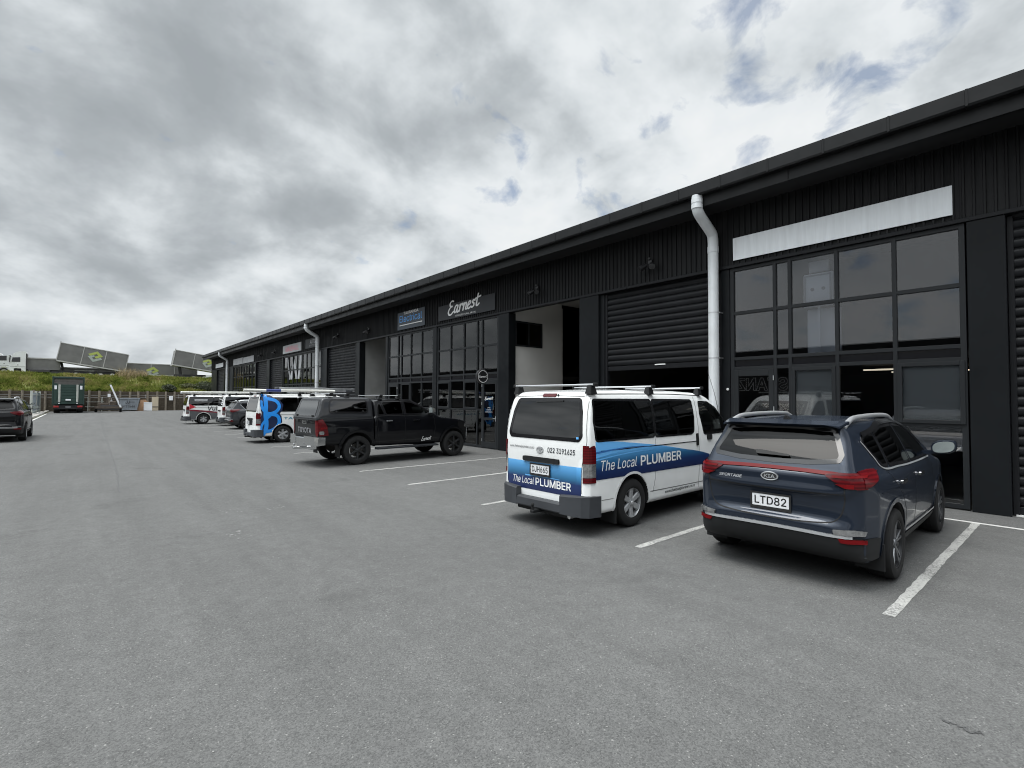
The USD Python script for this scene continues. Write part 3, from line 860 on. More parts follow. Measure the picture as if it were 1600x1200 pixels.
# ------------------------------------------------------------------ building across the yard (seen only in reflections)
op = thing('opposite_building', 'dark industrial building facing the black one across the yard', 'building', (-14.0, 20.0, 0))
MB().box(-12, 0, -45, 62, 0, 4.6).put('wall', 'black_cladding', op, smooth=False)
MB().hull([(.9, -45, 4.7), (.9, 62.2, 4.7), (-13, -45, 6.2), (-13, 62.2, 6.2), (.9, -45, 5.1), (.9, 62.2, 5.1), (-13, -45, 6.5), (-13, 62.2, 6.5)]).put('roof', 'gutter_metal', op, smooth=False)
for k in range(8):
    MB().box(.005, .03, -40 + k * 8, -36 + k * 8, 0, 4.0).put('roller_door', 'roller_door', op, smooth=False)
v, f, w = fit_text('STANZ', 3.4, .80, 0.0, True)
so = shapely.union_all([Polygon(v[t]) for t in f]).buffer(.004)
ring = so.buffer(.03).difference(so.buffer(-.012))
v, f = poly2d(ring)
obj('lettering', flat(v, f, (.035, -6.65, 2.45), (0, 1, 0), (0, 0, 1), (1, 0, 0)), 'white_print', op, smooth=False)

# building at the near end of the yard (seen only in reflections)
oe = thing('end_building', 'dark warehouse with a shallow gable closing the near end of the yard', 'building', (0, -36.0, 0))
MB().prism(Polygon([(-22, 0), (26, 0), (26, 6.0), (2, 8.2), (-22, 6.0)]), 1, -14, 0).put('wall', 'black_cladding', oe, smooth=False)
MB().prism(Polygon([(-22.5, 5.95), (2, 8.25), (26.5, 5.95), (26.5, 6.2), (2, 8.5), (-22.5, 6.2)]), 1, -14.3, .3).put('roof', 'gutter_metal', oe, smooth=False)
for k in range(4):
    MB().box(-18 + k * 11, -12 + k * 11, .005, .04, 0, 4.2).put('roller_door', 'roller_door', oe, smooth=False)
# ------------------------------------------------------------------ retaining wall, bank, plateau
mat('old_timber', (0.085, 0.068, 0.048), 0.9, vary=0.45, scale=3.0, stretch=(1, 1, 4), bump=0.003, bscale=8)
mat('post_timber', (0.22, 0.19, 0.15), 0.9, vary=0.35, scale=3.0)
rw = thing('retaining_wall', 'tall timber retaining wall of posts and boards below the grass bank', 'wall', (2.0, 80.2, 0))
for r in range(10):
    for k in range(18):
        x0 = -32 + k * 3.6
        MB().box(x0, x0 + 3.585, .02 + .012 * RNG.random(), .10, r * .245 + .004, r * .245 + .238, .008).put('plank', 'old_timber', rw, smooth=False)
for k in range(66):
    x = -32 + k * .98 + RNG.normal(0, .04)
    h = 2.52 + RNG.normal(0, .05)
    MB().tube([(x, -.12, 0), (x + RNG.normal(0, .02), -.10, h)], .115 + .01 * RNG.random(), 9).put('post', 'post_timber', rw)


def bank_z(x, y):
    t = np.clip((y - 80.35) / 6.5, 0, 1)
    base = 2.42 + 1.95 * (t * t * (3 - 2 * t))
    p = np.stack([x * .35, y * .35, 0 * x], -1)
    return base + (meshkit.fbm(p, 4, 3) - .5) * .8 * np.clip(t * 4, 0, 1) * np.clip((100 - y) / 14, 0, 1) - .12 * np.clip((x - 2) / 8, 0, 1) * t


LOOK['grass_soil'] = usdkit.material(stage, '/World/Looks/grass_soil', {
    'tc': ('texture_coordinate', {}), 'n': ('noise_texture', {'scale': 0.5, 'detail': 7.0, 'roughness': 0.65}),
    'r': ('rgb_ramp', {'ramp': [(0.3, (0.060, 0.075, 0.018)), (0.5, (0.115, 0.135, 0.028)), (0.7, (0.17, 0.155, 0.06))]}), 'p': ('principled_bsdf', {'roughness': 0.95})},
    [('tc.object', 'n.vector'), ('n.fac', 'r.fac'), ('r.color', 'p.base_color')], surface='p.BSDF')
obj('grass_bank', grid_sheet(np.arange(-60, 60.1, .6), np.concatenate([[80.31], np.arange(80.6, 100, .5), [130, 200, 400, 690]]), bank_z), 'grass_soil', kind='structure', smooth=True)

LOOK['grass_blades'] = usdkit.material(stage, '/World/Looks/grass_blades', {
    'tc': ('texture_coordinate', {}), 'n': ('noise_texture', {'scale': 0.42, 'detail': 5.0, 'roughness': 0.6}), 'n2': ('noise_texture', {'scale': 2.6, 'detail': 3.0}),
    'a': ('math', {'math_type': 'multiply_add', 'value2': 0.5}),
    'r': ('rgb_ramp', {'ramp': [(0.55, (0.045, 0.065, 0.014)), (0.68, (0.108, 0.135, 0.027)), (0.80, (0.180, 0.186, 0.052)), (0.95, (0.215, 0.175, 0.085))]}),
    'd': ('diffuse_bsdf', {}), 't': ('translucent_bsdf', {}), 'm': ('mix_closure', {'fac': 0.35})},
    [('tc.object', 'n.vector'), ('tc.object', 'n2.vector'), ('n2.fac', 'a.value1'), ('n.fac', 'a.value3'), ('a.value', 'r.fac'), ('r.color', 'd.color'), ('r.color', 't.color'),
     ('d.BSDF', 'm.closure1'), ('t.BSDF', 'm.closure2')], surface='m.closure')


def blades(n, xr, yr, hmin, hmax, w, seed, clump=True):
    g = np.random.default_rng(seed)
    x = g.uniform(*xr, n); y = g.uniform(*yr, n)
    if clump:
        d = meshkit.fbm(np.stack([x * .8, y * .8, 0 * x], -1), 3, 9)
        keep = g.random(n) < np.clip((d - .28) * 3.2, .12, 1)
        x, y = x[keep], y[keep]
    n = len(x); z = bank_z(x, y) - .03
    hh = g.uniform(hmin, hmax, n) * (0.5 + meshkit.fbm(np.stack([x * .9, y * .9, 0 * x + 5], -1), 3, 4))
    a = g.uniform(0, 2 * np.pi, n); lean = g.uniform(.1, .75, n) * hh; b = g.uniform(0, 2 * np.pi, n)
    c, s = np.cos(a) * w * (0.5 + g.random(n)), np.sin(a) * w * (0.5 + g.random(n))
    p0 = np.stack([x - c, y - s, z], 1); p1 = np.stack([x + c, y + s, z], 1)
    mid = np.stack([x + .35 * lean * np.cos(b), y + .35 * lean * np.sin(b), z + .65 * hh], 1)
    tip = np.stack([x + lean * np.cos(b), y + lean * np.sin(b), z + hh], 1)
    m0 = mid - np.stack([c, s, 0 * c], 1) * .7; m1 = mid + np.stack([c, s, 0 * c], 1) * .7
    V = np.stack([p0, p1, m0, m1, tip], 1).reshape(-1, 3)
    k = np.arange(n)[:, None] * 5
    F = np.vstack([k + [0, 1, 3], k + [0, 3, 2], k + [2, 3, 4]])
    return V, F


obj('grass', blades(64000, (-14, 17), (80.4, 88), .22, .62, .045, 1), 'grass_blades', kind='stuff', label='long green and yellowing grass covering the bank above the timber wall', cat='grass', smooth=False)
mat('seed_straw', (0.34, 0.27, 0.15), 0.9, vary=0.3, scale=3)
obj('dry_seed_grass', blades(700, (3.4, 6.6), (85.2, 87.5), .7, 1.5, .018, 5, False), 'seed_straw', kind='stuff', label='tall dry seed grass on the crest of the bank before the trailers', cat='grass', smooth=False)


# dark shrubs on the bank
def shrub(x, y, r, h, seed, label, colour='shrub_leaf'):
    z = float(bank_z(np.array([x]), np.array([y]))[0])
    t = thing('shrub', label, 'shrub', (x, y, z - .05))
    g = np.random.default_rng(seed)
    st_ = MB()
    for k in range(6):
        a = g.uniform(0, 6.28); st_.tube([(0, 0, 0), (r * .3 * math.cos(a), r * .3 * math.sin(a), h * .45), (r * .6 * math.cos(a), r * .6 * math.sin(a), h * .8)], [.03, .02, .008], 5)
    st_.put('stem', 'old_timber', t)
    n = 2600
    u = g.normal(0, 1, (n, 3)); u /= np.linalg.norm(u, axis=1, keepdims=True)
    rad = g.random(n) ** .45 * (0.65 + .5 * meshkit.noise(u * 2.2 + seed, seed))
    p = u * rad[:, None] * [r, r, h * .55] + [0, 0, h * .52]
    p = p[p[:, 2] > .02]; n = len(p)
    a, b = g.normal(0, 1, (n, 3)), g.normal(0, 1, (n, 3))
    a /= np.linalg.norm(a, axis=1, keepdims=True); b /= np.linalg.norm(b, axis=1, keepdims=True)
    L = g.uniform(.05, .11, (n, 1))
    V = np.stack([p - a * L, p + b * L * .5, p + a * L, p - b * L * .5], 1).reshape(-1, 3)
    k = np.arange(n)[:, None] * 4
    obj('foliage', (V, np.vstack([k + [0, 1, 2], k + [0, 2, 3]])), colour, t, smooth=False)


mat('shrub_leaf', (0.030, 0.042, 0.014), 0.6, vary=0.4, scale=2)
mat('shrub_olive', (0.085, 0.095, 0.03), 0.6, vary=0.4, scale=2)
shrub(12.9, 81.6, 1.5, 1.5, 3, 'dark green rounded shrub on the bank next to the building end')
shrub(8.6, 80.9, .9, 1.1, 4, 'small dark shrub overhanging the timber wall')
shrub(10.9, 82.4, 1.0, .9, 5, 'olive green shrub on the bank beside the dark rounded one', 'shrub_olive')

# white notice on a post of the wall
nb = thing('notice', 'small white notice fixed to a post of the timber wall', 'notice', (8.72, 79.92, 1.62))
MB().box(-.22, .22, 0, .03, -.28, .28, .01).put('panel', 'white_board', nb)

# ------------------------------------------------------------------ tipper trucks on the plateau
mat('truck_white', (0.66, 0.68, 0.68), 0.35, coat=.5, vary=.12, scale=1.2)
mat('tipper_grey', (0.165, 0.165, 0.16), 0.5, vary=.25, scale=.9, metal=.2)
mat('tipper_rail', (0.42, 0.42, 0.41), 0.45, vary=.2, scale=2)
mat('chassis_dark', (0.03, 0.03, 0.032), 0.6)
mat('rubber', (0.018, 0.018, 0.018), 0.85, vary=.3, scale=6)
mat('wheel_pale', (0.42, 0.42, 0.40), 0.5)
mat('emblem_lime', (0.34, 0.40, 0.10), 0.6)
mat('box_door_pale', (0.30, 0.31, 0.28), 0.6)
mat('emblem_pale', (0.32, 0.36, 0.33), 0.6)
mat('dark_glass', (0.012, 0.013, 0.015), 0.03)
PZ = 4.38
# emblem: two hooked angle bars that face each other
EMB_A = Polygon([(-1.0, .30), (.15, .95), (1.0, .20), (.15, -.28), (-.18, -.02), (.35, .25), (.12, .48), (-.72, .02)])
EMB_B = Polygon([(-1.0, -.10), (-.15, -.95), (1.0, -.30), (.72, -.02), (-.12, -.50), (-.40, -.22), (.02, .02), (-.22, .24), (-1.0, -.10)])


def tipper_body(t, x0, z0, ang, L, h, w=2.5, emblem=None, y=0.0):
    """Body pivoting about (x0, z0) at its low rear end, turned by ang degrees; it extends from x0 to -L (its front)."""
    a = math.radians(ang); c, s = math.cos(a), math.sin(a)
    def T(P):
        P = np.asarray(P, float); out = P.copy()
        out[:, 0] = x0 - (P[:, 0] * c - P[:, 2] * s)
        out[:, 2] = z0 + P[:, 0] * s + P[:, 2] * c
        out[:, 1] = P[:, 1] + y
        return out
    def bx(mb, *a_, **k):
        q = MB(); q.box(*a_, **k); v, f = q.arr(); mb.add(T(v), f[:, ::-1])
    sd = MB()
    bx(sd, 0, L, -w / 2, -w / 2 + .06, .22, h); bx(sd, 0, L, w / 2 - .06, w / 2, .22, h); bx(sd, L - .06, L + .001, -w / 2 + .061, w / 2 - .061, .22, h + .05)
    bx(sd, 0.05, L - .07, -w / 2 + .061, w / 2 - .061, .18, .26)
    sd.put('body', 'tipper_grey', t, smooth=False)
    r = MB()
    bx(r, -.02, L + .02, -w / 2 - .05, w / 2 + .05, 0, .17)
    bx(r, -.02, L + .02, -w / 2 - .03, -w / 2 + .07, h + .001, h + .10); bx(r, -.02, L + .02, w / 2 - .07, w / 2 + .03, h + .001, h + .10)
    bx(r, L + .003, L + .10, -w / 2 - .04, -w / 2 + .08, .171, h + .25)
    bx(r, -.10, -.003, -w / 2 - .04, -w / 2 + .08, .0, h + .05)
    for k in range(1, 3):
        bx(r, L * k / 3 - .04, L * k / 3 + .04, -w / 2 - .03, -w / 2 - .001, .171, h)
    r.put('rail', 'tipper_rail', t, smooth=False)
    tg = MB(); bx(tg, -.07, -.001, -w / 2 + .08, w / 2 - .08, .18, h); tg.put('tailgate', 'tipper_grey', t, smooth=False)
    if emblem:
        ex, ez, es = emblem
        for g, m_ in ((EMB_A, 'emblem_lime'), (EMB_B, 'emblem_pale')):
            v, f = poly2d(affinity.scale(g, es, es, origin=(0, 0)))
            P = np.c_[ex - v[:, 0], np.full(len(v), -w / 2 - .035), ez + v[:, 1]]
            obj('emblem', (T(P), f), m_, t, smooth=False)


def wheel_simple(mb, rim, x, y, z, r, w, n=20):
    mb.lathe([(r * .62, -w / 2), (r * .95, -w / 2), (r, -w / 2 + .04), (r, w / 2 - .04), (r * .95, w / 2), (r * .62, w / 2)], (x, y, z), 1, n)
    rim.lathe([(0, -w / 2 + .02), (r * .2, -w / 2), (r * .62, -w / 2 + .03), (r * .62, w / 2 - .03), (r * .2, w / 2), (0, w / 2)], (x, y, z), 1, n)


def chassis(t, xs, x0, x1, r=.5):
    c = MB(); c.box(x0, x1, -.45, .45, .75, .98).box(x0, x1, -1.15, -1.05, .55, .75).box(x0, x1, -.5, -.42, .6, 1.05)
    c.put('chassis', 'chassis_dark', t, smooth=False)
    for x in xs:
        for y in (-1.0, 1.0):
            a, b = MB(), MB(); wheel_simple(a, b, x, y, r, r, .5)
            a.put('tyre', 'rubber', t); b.put('rim', 'wheel_pale', t)


def truck_cab(t, x, w=2.45, hz=3.25):
    """Cab facing -x: its rear wall at x."""
    K = .70


    side = Polygon([(x, .75), (x - K * .55, .75), (x - K * .62, 1.15), (x - K * 1.55, 1.15), (x - K * 1.62, .45), (x - K * 2.20, .45), (x - K * 2.22, 1.2), (x - K * 2.15, 1.9), (x - K * 1.92, 2.65), (x - K * 1.72, 3.0), (x - K * 1.3, hz - .14), (x - K * .2, hz), (x - K * .02, hz - .06)])
    m = MB(); m.prism(rnd(side, .04), 1, -w / 2, w / 2); m.put('cab', 'truck_white', t)
    g = MB(); g.prism(rnd(Polygon([(x - K * 1.92, 1.95), (x - K * 1.78, 2.55), (x - K * .75, 2.6), (x - K * .75, 1.98)]), .05), 1, -w / 2 - .012, -w / 2 + .02)
    g.hull([(x - K * 2.17, a, 1.9) for a in (-1.05, 1.05)] + [(x - K * 1.93, a, 2.64) for a in (-1.0, 1.0)] + [(x - K * 2.10, a, 1.9) for a in (-1.05, 1.05)] + [(x - K * 1.86, a, 2.64) for a in (-1.0, 1.0)]); g.put('window', 'dark_glass', t)
    k = MB(); k.box(x - K * 2.18, x - K * 2.05, -w / 2 - .32, -w / 2 - .10, 1.9, 2.5, .03).tube([(x - K * 2.1, -w / 2 - .2, 2.5), (x - K * 2.0, -w / 2 + .1, 2.7)], .02, 6); k.box(x - K * 2.30, x - K * 2.0, -w / 2 - .15, w / 2 + .15, 2.70, 2.78, .02)
    k.put('mirror', 'chassis_dark', t)
    d = MB(); d.box(x - K * 1.15, x - K * .98, -w / 2 - .02, -w / 2 - .002, 1.55, 1.62); d.box(x - K * .03, x + .05, -w / 2 + .02, w / 2 - .02, .9, hz - .3); d.box(x - K * 2.1, x - K * .05, -w / 2 - .01, -w / 2 - .001, 1.33, 1.36)
    d.put('door_trim', 'chassis_dark', t)
    a, b = MB(), MB(); wheel_simple(a, b, x - K * 1.08, -1.02, .52, .52, .32); wheel_simple(a, b, x - K * 1.08, 1.02, .52, .52, .32)
    a.put('tyre', 'rubber', t); b.put('rim', 'wheel_pale', t)


t1 = thing('tipper_truck', 'white cabbed tipper truck with raised grey body on the bank above the green truck', 'truck', (0, 92, PZ - .1))
truck_cab(t1, -5.95, hz=3.42)
tipper_body(t1, 4.25, 1.05, 9.6, 7.35, 2.50, emblem=(3.55, 1.45, .82))
chassis(t1, (-1.0, .5, 1.6, 2.9), -5.9, 4.0)
j = MB(); j.cyl((-2.3, 0, .95), (-2.55, 0, 2.2), .14, 10); j.box(-5.8, -3.6, -1.15, -.4, .5, 1.1, .04); j.put('tipping_ram', 'chassis_dark', t1)
t2 = thing('tipper_truck', 'white truck cab with lower grey body at the far left of the bank', 'truck', (-7.25, 92.6, PZ + .05))
truck_cab(t2, 0, hz=2.75)
mb = MB(); mb.box(.25, 4.6, -1.2, 1.2, .9, 2.45, .03); mb.put('body', 'tipper_grey', t2)
mb = MB(); mb.box(.24, 4.62, -1.25, -1.21, 2.36, 2.5).box(.24, 4.62, 1.21, 1.25, 2.36, 2.5); mb.put('rail', 'tipper_rail', t2)
chassis(t2, (1.6, 2.9), .2, 4.4)
t3 = thing('tipper_trailer', 'low grey tipper trailer body with lime emblem standing level on the bank', 'trailer', (0, 94.5, PZ - .3))
tipper_body(t3, 13.5, .9, 0, 8.9, 1.75, emblem=(5.75, .62, .82))
chassis(t3, (7.5, 9.0, 11.5), 5.0, 13.0)
t4 = thing('tipper_truck', 'grey tipper body raised high on the bank beside the end of the black building', 'truck', (0, 91, PZ - .2))
tipper_body(t4, 17.4, 1.15, 9.2, 7.6, 2.3, emblem=(3.2, 1.2, .75))
chassis(t4, (12.6, 14.0, 15.6), 10.2, 17.2)
j = MB(); j.cyl((11.1, -.3, .9), (10.9, -.3, 2.2), .16, 10); j.cyl((11.1, .3, .9), (10.9, .3, 2.2), .16, 10); j.box(10.3, 11.3, -1.1, 1.1, .8, 1.0); j.put('tipping_ram', 'chassis_dark', t4)
mb = MB(); mb.box(14.2, 16.8, -1.3, -1.2, .55, 1.05, .02); mb.put('side_guard', 'truck_white', t4)

t5 = thing('tipper_trailer', 'grey low trailer standing behind and beneath the nearer raised tipper body', 'trailer', (0, 95.5, PZ - .2))
mb = MB(); mb.box(-4.6, 5.2, -1.2, 1.2, .7, 1.75, .03); mb.put('body', 'tipper_grey', t5)
mb = MB(); mb.box(-4.62, 5.22, -1.26, -1.21, 1.62, 1.76).box(-4.62, 5.22, 1.21, 1.26, 1.62, 1.76); mb.put('rail', 'tipper_rail', t5)
mb = MB(); mb.box(-1.2, 1.0, -1.24, -1.202, .95, 1.35, .01); mb.put('panel', 'box_door_pale', t5)
chassis(t5, (-3.0, -1.6, 3.0), -4.4, 5.0)
# ------------------------------------------------------------------ things at the end of the yard
mat('box_green', (0.018, 0.045, 0.036), 0.4, vary=.25, scale=1.5)
mat('box_door', (0.10, 0.095, 0.088), 0.6, vary=.2, scale=3)
mat('lift_pale', (0.46, 0.48, 0.44), 0.5, vary=.2, scale=3)
mat('lamp_red', (0.35, 0.02, 0.02), 0.25, coat=.6)
g1 = thing('box_truck', 'dark green box truck seen from behind with folded tail lift', 'truck', (-1.34, 71.5, 0))
m = MB(); m.box(-1.28, -1.22, .02, 7.0, .95, 3.86, .02).box(1.22, 1.28, .02, 7.0, .95, 3.86, .02).box(-1.219, 1.219, .02, 7.0, 3.80, 3.858).box(-1.219, 1.219, 6.9, 6.99, .96, 3.79).box(-1.219, 1.219, .1, 6.9, .95, 1.02); m.put('box_body', 'box_green', g1, smooth=False)
m = MB(); m.box(-1.30, -1.18, -.02, .0195, .90, 3.90, .01).box(1.18, 1.30, -.02, .0195, .90, 3.90, .01).box(-1.179, 1.179, -.02, .0195, 3.72, 3.90, .01); m.put('rear_frame', 'box_green', g1, smooth=False)
for k in range(6):
    MB().box(-1.17, 1.17, .05, .09, 2.0 + k * .27, 2.26 + k * .27, .01).put('door_slat', 'box_door' if k > 3 else 'box_green', g1)
MB().box(-1.17, 1.17, .03, .085, 3.63, 3.71).put('shutter_head', 'chassis_dark', g1)
for k in range(7):
    MB().box(-.62, .62, -.13, -.07, .98 + k * .30, 1.26 + k * .30, .012).put('platform_plank', 'box_green', g1)
for s in (-1, 1):
    m = MB(); m.box(s * .9, s * 1.17, -.05, -.021, .95, 3.2).box(s * .63, s * .9, -.07, -.05, .95, 2.98); m.put('tail_panel', 'box_green', g1, smooth=False)
for s in (-1, 1):
    MB().box(s * .72 - .09, s * .72 + .09, -.17, -.08, 1.2, 3.05, .012).put('lift_arm', 'lift_pale', g1)
    MB().box(s * 1.02 - .1, s * 1.02 + .1, -.09, -.052, 2.55, 2.95, .01).put('warning_plate', 'white_board', g1)
    MB().box(s * .72 - .06, s * .72 + .06, -.19, -.10, 1.0, 1.1, .01).put('hinge_lamp', 'white_board', g1)
    MB().box(s * .95 - .22, s * .95 + .22, -.06, .02, .62, .80, .02).put('tail_lamp', 'lamp_red', g1)
MB().box(-.22, .22, -.2, -.135, 1.34, 1.52, .01).put('notice', 'white_board', g1)
MB().box(-1.1, 1.1, .1, .35, .42, .9, .03).box(-.5, .5, .3, 9.5, .6, .92).put('chassis', 'chassis_dark', g1)
MB().box(-.22, .22, .085, .099, .60, .74).put('number_plate', 'pale_sign', g1)
for s in (-1, 1):
    for yy in (2.2, 8.6):
        a, b = MB(), MB()
        q, r_ = MB(), MB(); wheel_simple(q, r_, 0, 0, 0, .46, .5)
        R = np.array([[0, 1, 0], [-1, 0, 0], [0, 0, 1.0]])
        v, f = q.arr(); a.add(v @ R.T + [s * .95, yy, .46], f); v, f = r_.arr(); b.add(v @ R.T + [s * .95, yy, .46], f)
        a.put('tyre', 'rubber', g1); b.put('rim', 'wheel_pale', g1)
m = MB(); m.box(-1.15, 1.15, 7.2, 9.2, .55, 2.4, .15); m.put('cab', 'box_green', g1)

# flat trailer with a leaning white pole
mat('rust_steel', (0.13, 0.105, 0.085), 0.8, vary=.4, scale=4)
tr = thing('flat_trailer', 'low rusty flat trailer loaded with frames in front of the timber wall', 'trailer', (2.1, 73.5, 0))
MB().box(-1.25, 1.25, 0, 3.2, .50, .62, .02).box(-1.25, 1.25, -.06, -.001, .42, .66, .01).put('deck', 'rust_steel', tr)
m = MB(); m.box(-1.0, 1.0, -.02, .1, .25, .42).box(-.7, .9, .05, .15, .62, .82, .02); m.put('rear_beam', 'chassis_dark', tr)
for s in (-1, 1):
    a, b = MB(), MB(); q, r_ = MB(), MB(); wheel_simple(q, r_, 0, 0, 0, .30, .22)
    v, f = q.arr(); a.add(v @ R.T + [s * 1.12, .9, .30], f); v, f = r_.arr(); b.add(v @ R.T + [s * 1.12, .9, .30], f)
    a.put('tyre', 'rubber', tr); b.put('rim', 'wheel_pale', tr)
m = MB()
for x in (-.15, .95):
    m.box(x - .04, x + .04, .4, .48, .62, 2.35)
m.box(-.15, .95, .41, .47, 2.27, 2.35); m.box(-.15, .95, .41, .47, 1.4, 1.46); m.put('upright_frame', 'rust_steel', tr, smooth=False)
m = MB(); m.box(-.9, .3, 1.0, 1.8, .62, 1.05, .03).box(.1, .7, .6, 1.4, .62, 1.25, .05); m.put('load', 'rust_steel', tr)
MB().hull([(.0, 0.9, .63), (.5, .9, .63), (.45, 1.3, .63), (.1, 1.2, .63), (.25, 1.0, 1.6), (.3, 1.1, 1.55)]).put('covered_load', 'pale_sign', tr)
MB().box(-.1, .16, .38, .40, 1.75, 2.1).put('notice', 'white_board', tr)
pl = thing('pole', 'white square pole leaning over the end of the flat trailer', 'pole', (2.75, 73.4, 0))
MB().hull([(a + dx, b, z) for (dx, z) in ((0.42, .55), (-.55, 3.15)) for a in (-.07, .10) for b in (-.08, .08)]).put('shaft', 'white_board', pl)
MB().box(.30, .36, -.09, -.08, .9, 1.2).put('mark', 'chassis_dark', pl)
# rack of steel left of the trailer
rk = thing('steel_rack', 'grey steel storage rack with lengths of metal beside the green truck', 'rack', (0.85, 78.6, 0))
for x in (-.55, .75):
    for yy in (0, .7):
        MB().box(x - .04, x + .04, yy - .04, yy + .04, 0, 1.75).put('upright', 'lift_pale', rk, smooth=False)
for z in (.45, 1.05, 1.65):
    MB().box(-.6, .8, -.02, .72, z, z + .06).put('shelf', 'rust_steel', rk, smooth=False)
m = MB()
for k in range(14):
    m.cyl((-.8 + .05 * k % .2, .05 + .045 * k, .55 + .6 * (k % 2)), (.95, .05 + .045 * k, .55 + .6 * (k % 2)), .03, 6)
m.put('metal_length', 'lift_pale', rk)

# skip bin
mat('skip_grey', (0.26, 0.29, 0.32), 0.55, vary=.3, scale=2)
sk = thing('skip_bin', 'grey blue steel skip bin with black markings against the timber wall', 'skip', (4.15, 78.3, 0))
m = MB()
prof = Polygon([(-.85, .12), (.85, .12), (1.12, 1.45), (1.12, 1.62), (-1.12, 1.62), (-1.12, 1.45)]).difference(Polygon([(-.80, .17), (.80, .17), (1.05, 1.45), (1.05, 1.7), (-1.05, 1.7), (-1.05, 1.45)]))
m.prism(prof, 1, 0, 1.4)
m.prism(Polygon([(-.82, .15), (.82, .15), (1.08, 1.5), (-1.08, 1.5)]), 1, .02, .06).prism(Polygon([(-.82, .15), (.82, .15), (1.08, 1.5), (-1.08, 1.5)]), 1, 1.34, 1.38)
m.put('bin', 'skip_grey', sk, smooth=False)
MB().box(-1.16, 1.16, -.03, .05, 1.50, 1.62, .01).box(-.9, .9, -.01, 0.015, .12, .22).put('rim', 'skip_grey', sk)
for x in (-1.0, -.02, 1.0):
    MB().hull([(x * .85 - .03, -.02, .15), (x * .85 + .03, -.02, .15), (x - .03, -.03, 1.5), (x + .03, -.03, 1.5), (x * .85 - .03, .019, .15), (x * .85 + .03, .019, .15), (x - .03, .019, 1.5), (x + .03, .019, 1.5)]).put('rib', 'skip_grey', sk)
v, f, w = fit_text('JJ', .42, .34, 0, True); obj('lettering', flat(v, f, (-.30, -.035, .95), (1, 0, 0), (0, 0, 1), (0, -1, 0)), 'chassis_dark', sk, smooth=False)
MB().box(.14, .62, -.036, -.033, 1.1, 1.16).put('lettering', 'chassis_dark', sk)
v, f, w = fit_text('571 3688', 1.25, .22, 0, True); obj('lettering', flat(v, f, (-.6, -.034, .48), (1, 0, 0), (0, 0, 1), (0, -1, 0)), 'chassis_dark', sk, smooth=False)
# sheets beside the skip
mat('cardboard', (0.44, 0.27, 0.16), 0.85, vary=.25, scale=3)
mat('ply_pale', (0.52, 0.45, 0.33), 0.8, vary=.15, scale=2, stretch=(1, 1, .3))
cb = thing('cardboard_pile', 'brown torn cardboard sheets leaning between the skip and a white sheet', 'cardboard', (5.75, 79.2, 0), rotz=8)
for k, (p, yy) in enumerate((([(-.75, 0), (.45, 0), (.55, .9), (.2, 1.42), (-.35, 1.40), (-.4, .8)], 0), ([(-.6, 0), (.1, 0), (.25, .6), (-.45, .95)], -.12), ([(-.2, 0), (.6, 0), (.65, 1.1), (.1, 1.25)], .10))):
    MB().prism(Polygon(p), 1, yy, yy + .03).put('sheet', 'cardboard', cb, smooth=False)
ws = thing('white_sheet', 'white square panel standing against the brown cardboard', 'panel', (6.15, 78.8, 0))
MB().box(-.42, .45, 0, .06, .02, 1.12, .01).put('panel', 'white_board', ws)
MB().box(-.42, .45, -.01, -.001, .98, 1.06, .003).put('edge_strip', 'pale_sign', ws)
pp = thing('pale_panel', 'tall pale timber panel standing against the wall beside the white sheet', 'panel', (6.95, 79.3, 0))
MB().box(-.35, .35, 0, .05, .02, 1.78, .01).put('panel', 'ply_pale', pp)
MB().box(-.36, .36, -.03, -.001, .45, .53, .005).put('batten', 'chassis_dark', pp)

# corrugated steel gate and posts on the boundary at the left
mat('zinc_sheet', (0.30, 0.34, 0.38), 0.45, metal=.4, vary=.2, scale=1.5)
gt = thing('steel_gate', 'grey corrugated steel gate with pale end posts beyond the dark car', 'gate', (-3.75, 64.0, 0))
Yg = np.arange(0, 11.01, .09)
V = np.array([[.03 * (k % 2) * (1 if (k // 2) % 2 else -1), yy, z] for k, yy in enumerate(Yg) for z in (.15, 2.15)])
obj('corrugated_sheet', (V, np.array([[2 * i, 2 * i + 1, 2 * i + 3, 2 * i + 2] for i in range(len(Yg) - 1)])), 'zinc_sheet', gt, smooth=False)
for yy in (-.1, 5.5, 11.1):
    MB().box(-.09, .09, yy - .08, yy + .08, 0, 2.3, .01).put('post', 'lift_pale', gt)
MB().box(.04, .08, 0, 11, .3, .38).box(.04, .08, 0, 11, 1.9, 1.98).put('rail', 'lift_pale', gt, smooth=False)
# ------------------------------------------------------------------ vehicles: bodies as smooth-blended volumes, panels laid on their surface
def paint(name, color, metal=0.0, rough=0.4, coat=1.0, dirt=0.12):
    n = {'tc': ('texture_coordinate', {}), 'n': ('noise_texture', {'scale': 1.6, 'detail': 6.0, 'roughness': 0.6}),
         'r': ('rgb_ramp', {'ramp': [(0.3, tuple(c * (1 - dirt) for c in color)), (0.7, color)]}),
         'n2': ('noise_texture', {'scale': 2.4, 'detail': 7.0, 'roughness': 0.65}), 'cr': ('map_range', {'from_min': 0.35, 'from_max': 0.75, 'to_min': 0.02, 'to_max': 0.10, 'clamp': True}),
         'p': ('principled_bsdf', {'metallic': metal, 'roughness': rough, 'coat_weight': coat, 'specular_ior_level': 0.06})}
    LOOK[name] = usdkit.material(stage, '/World/Looks/' + name, n, [('tc.object', 'n.vector'), ('n.fac', 'r.fac'), ('r.color', 'p.base_color'), ('tc.object', 'n2.vector'), ('n2.fac', 'cr.value'), ('cr.result', 'p.coat_roughness')], surface='p.BSDF')


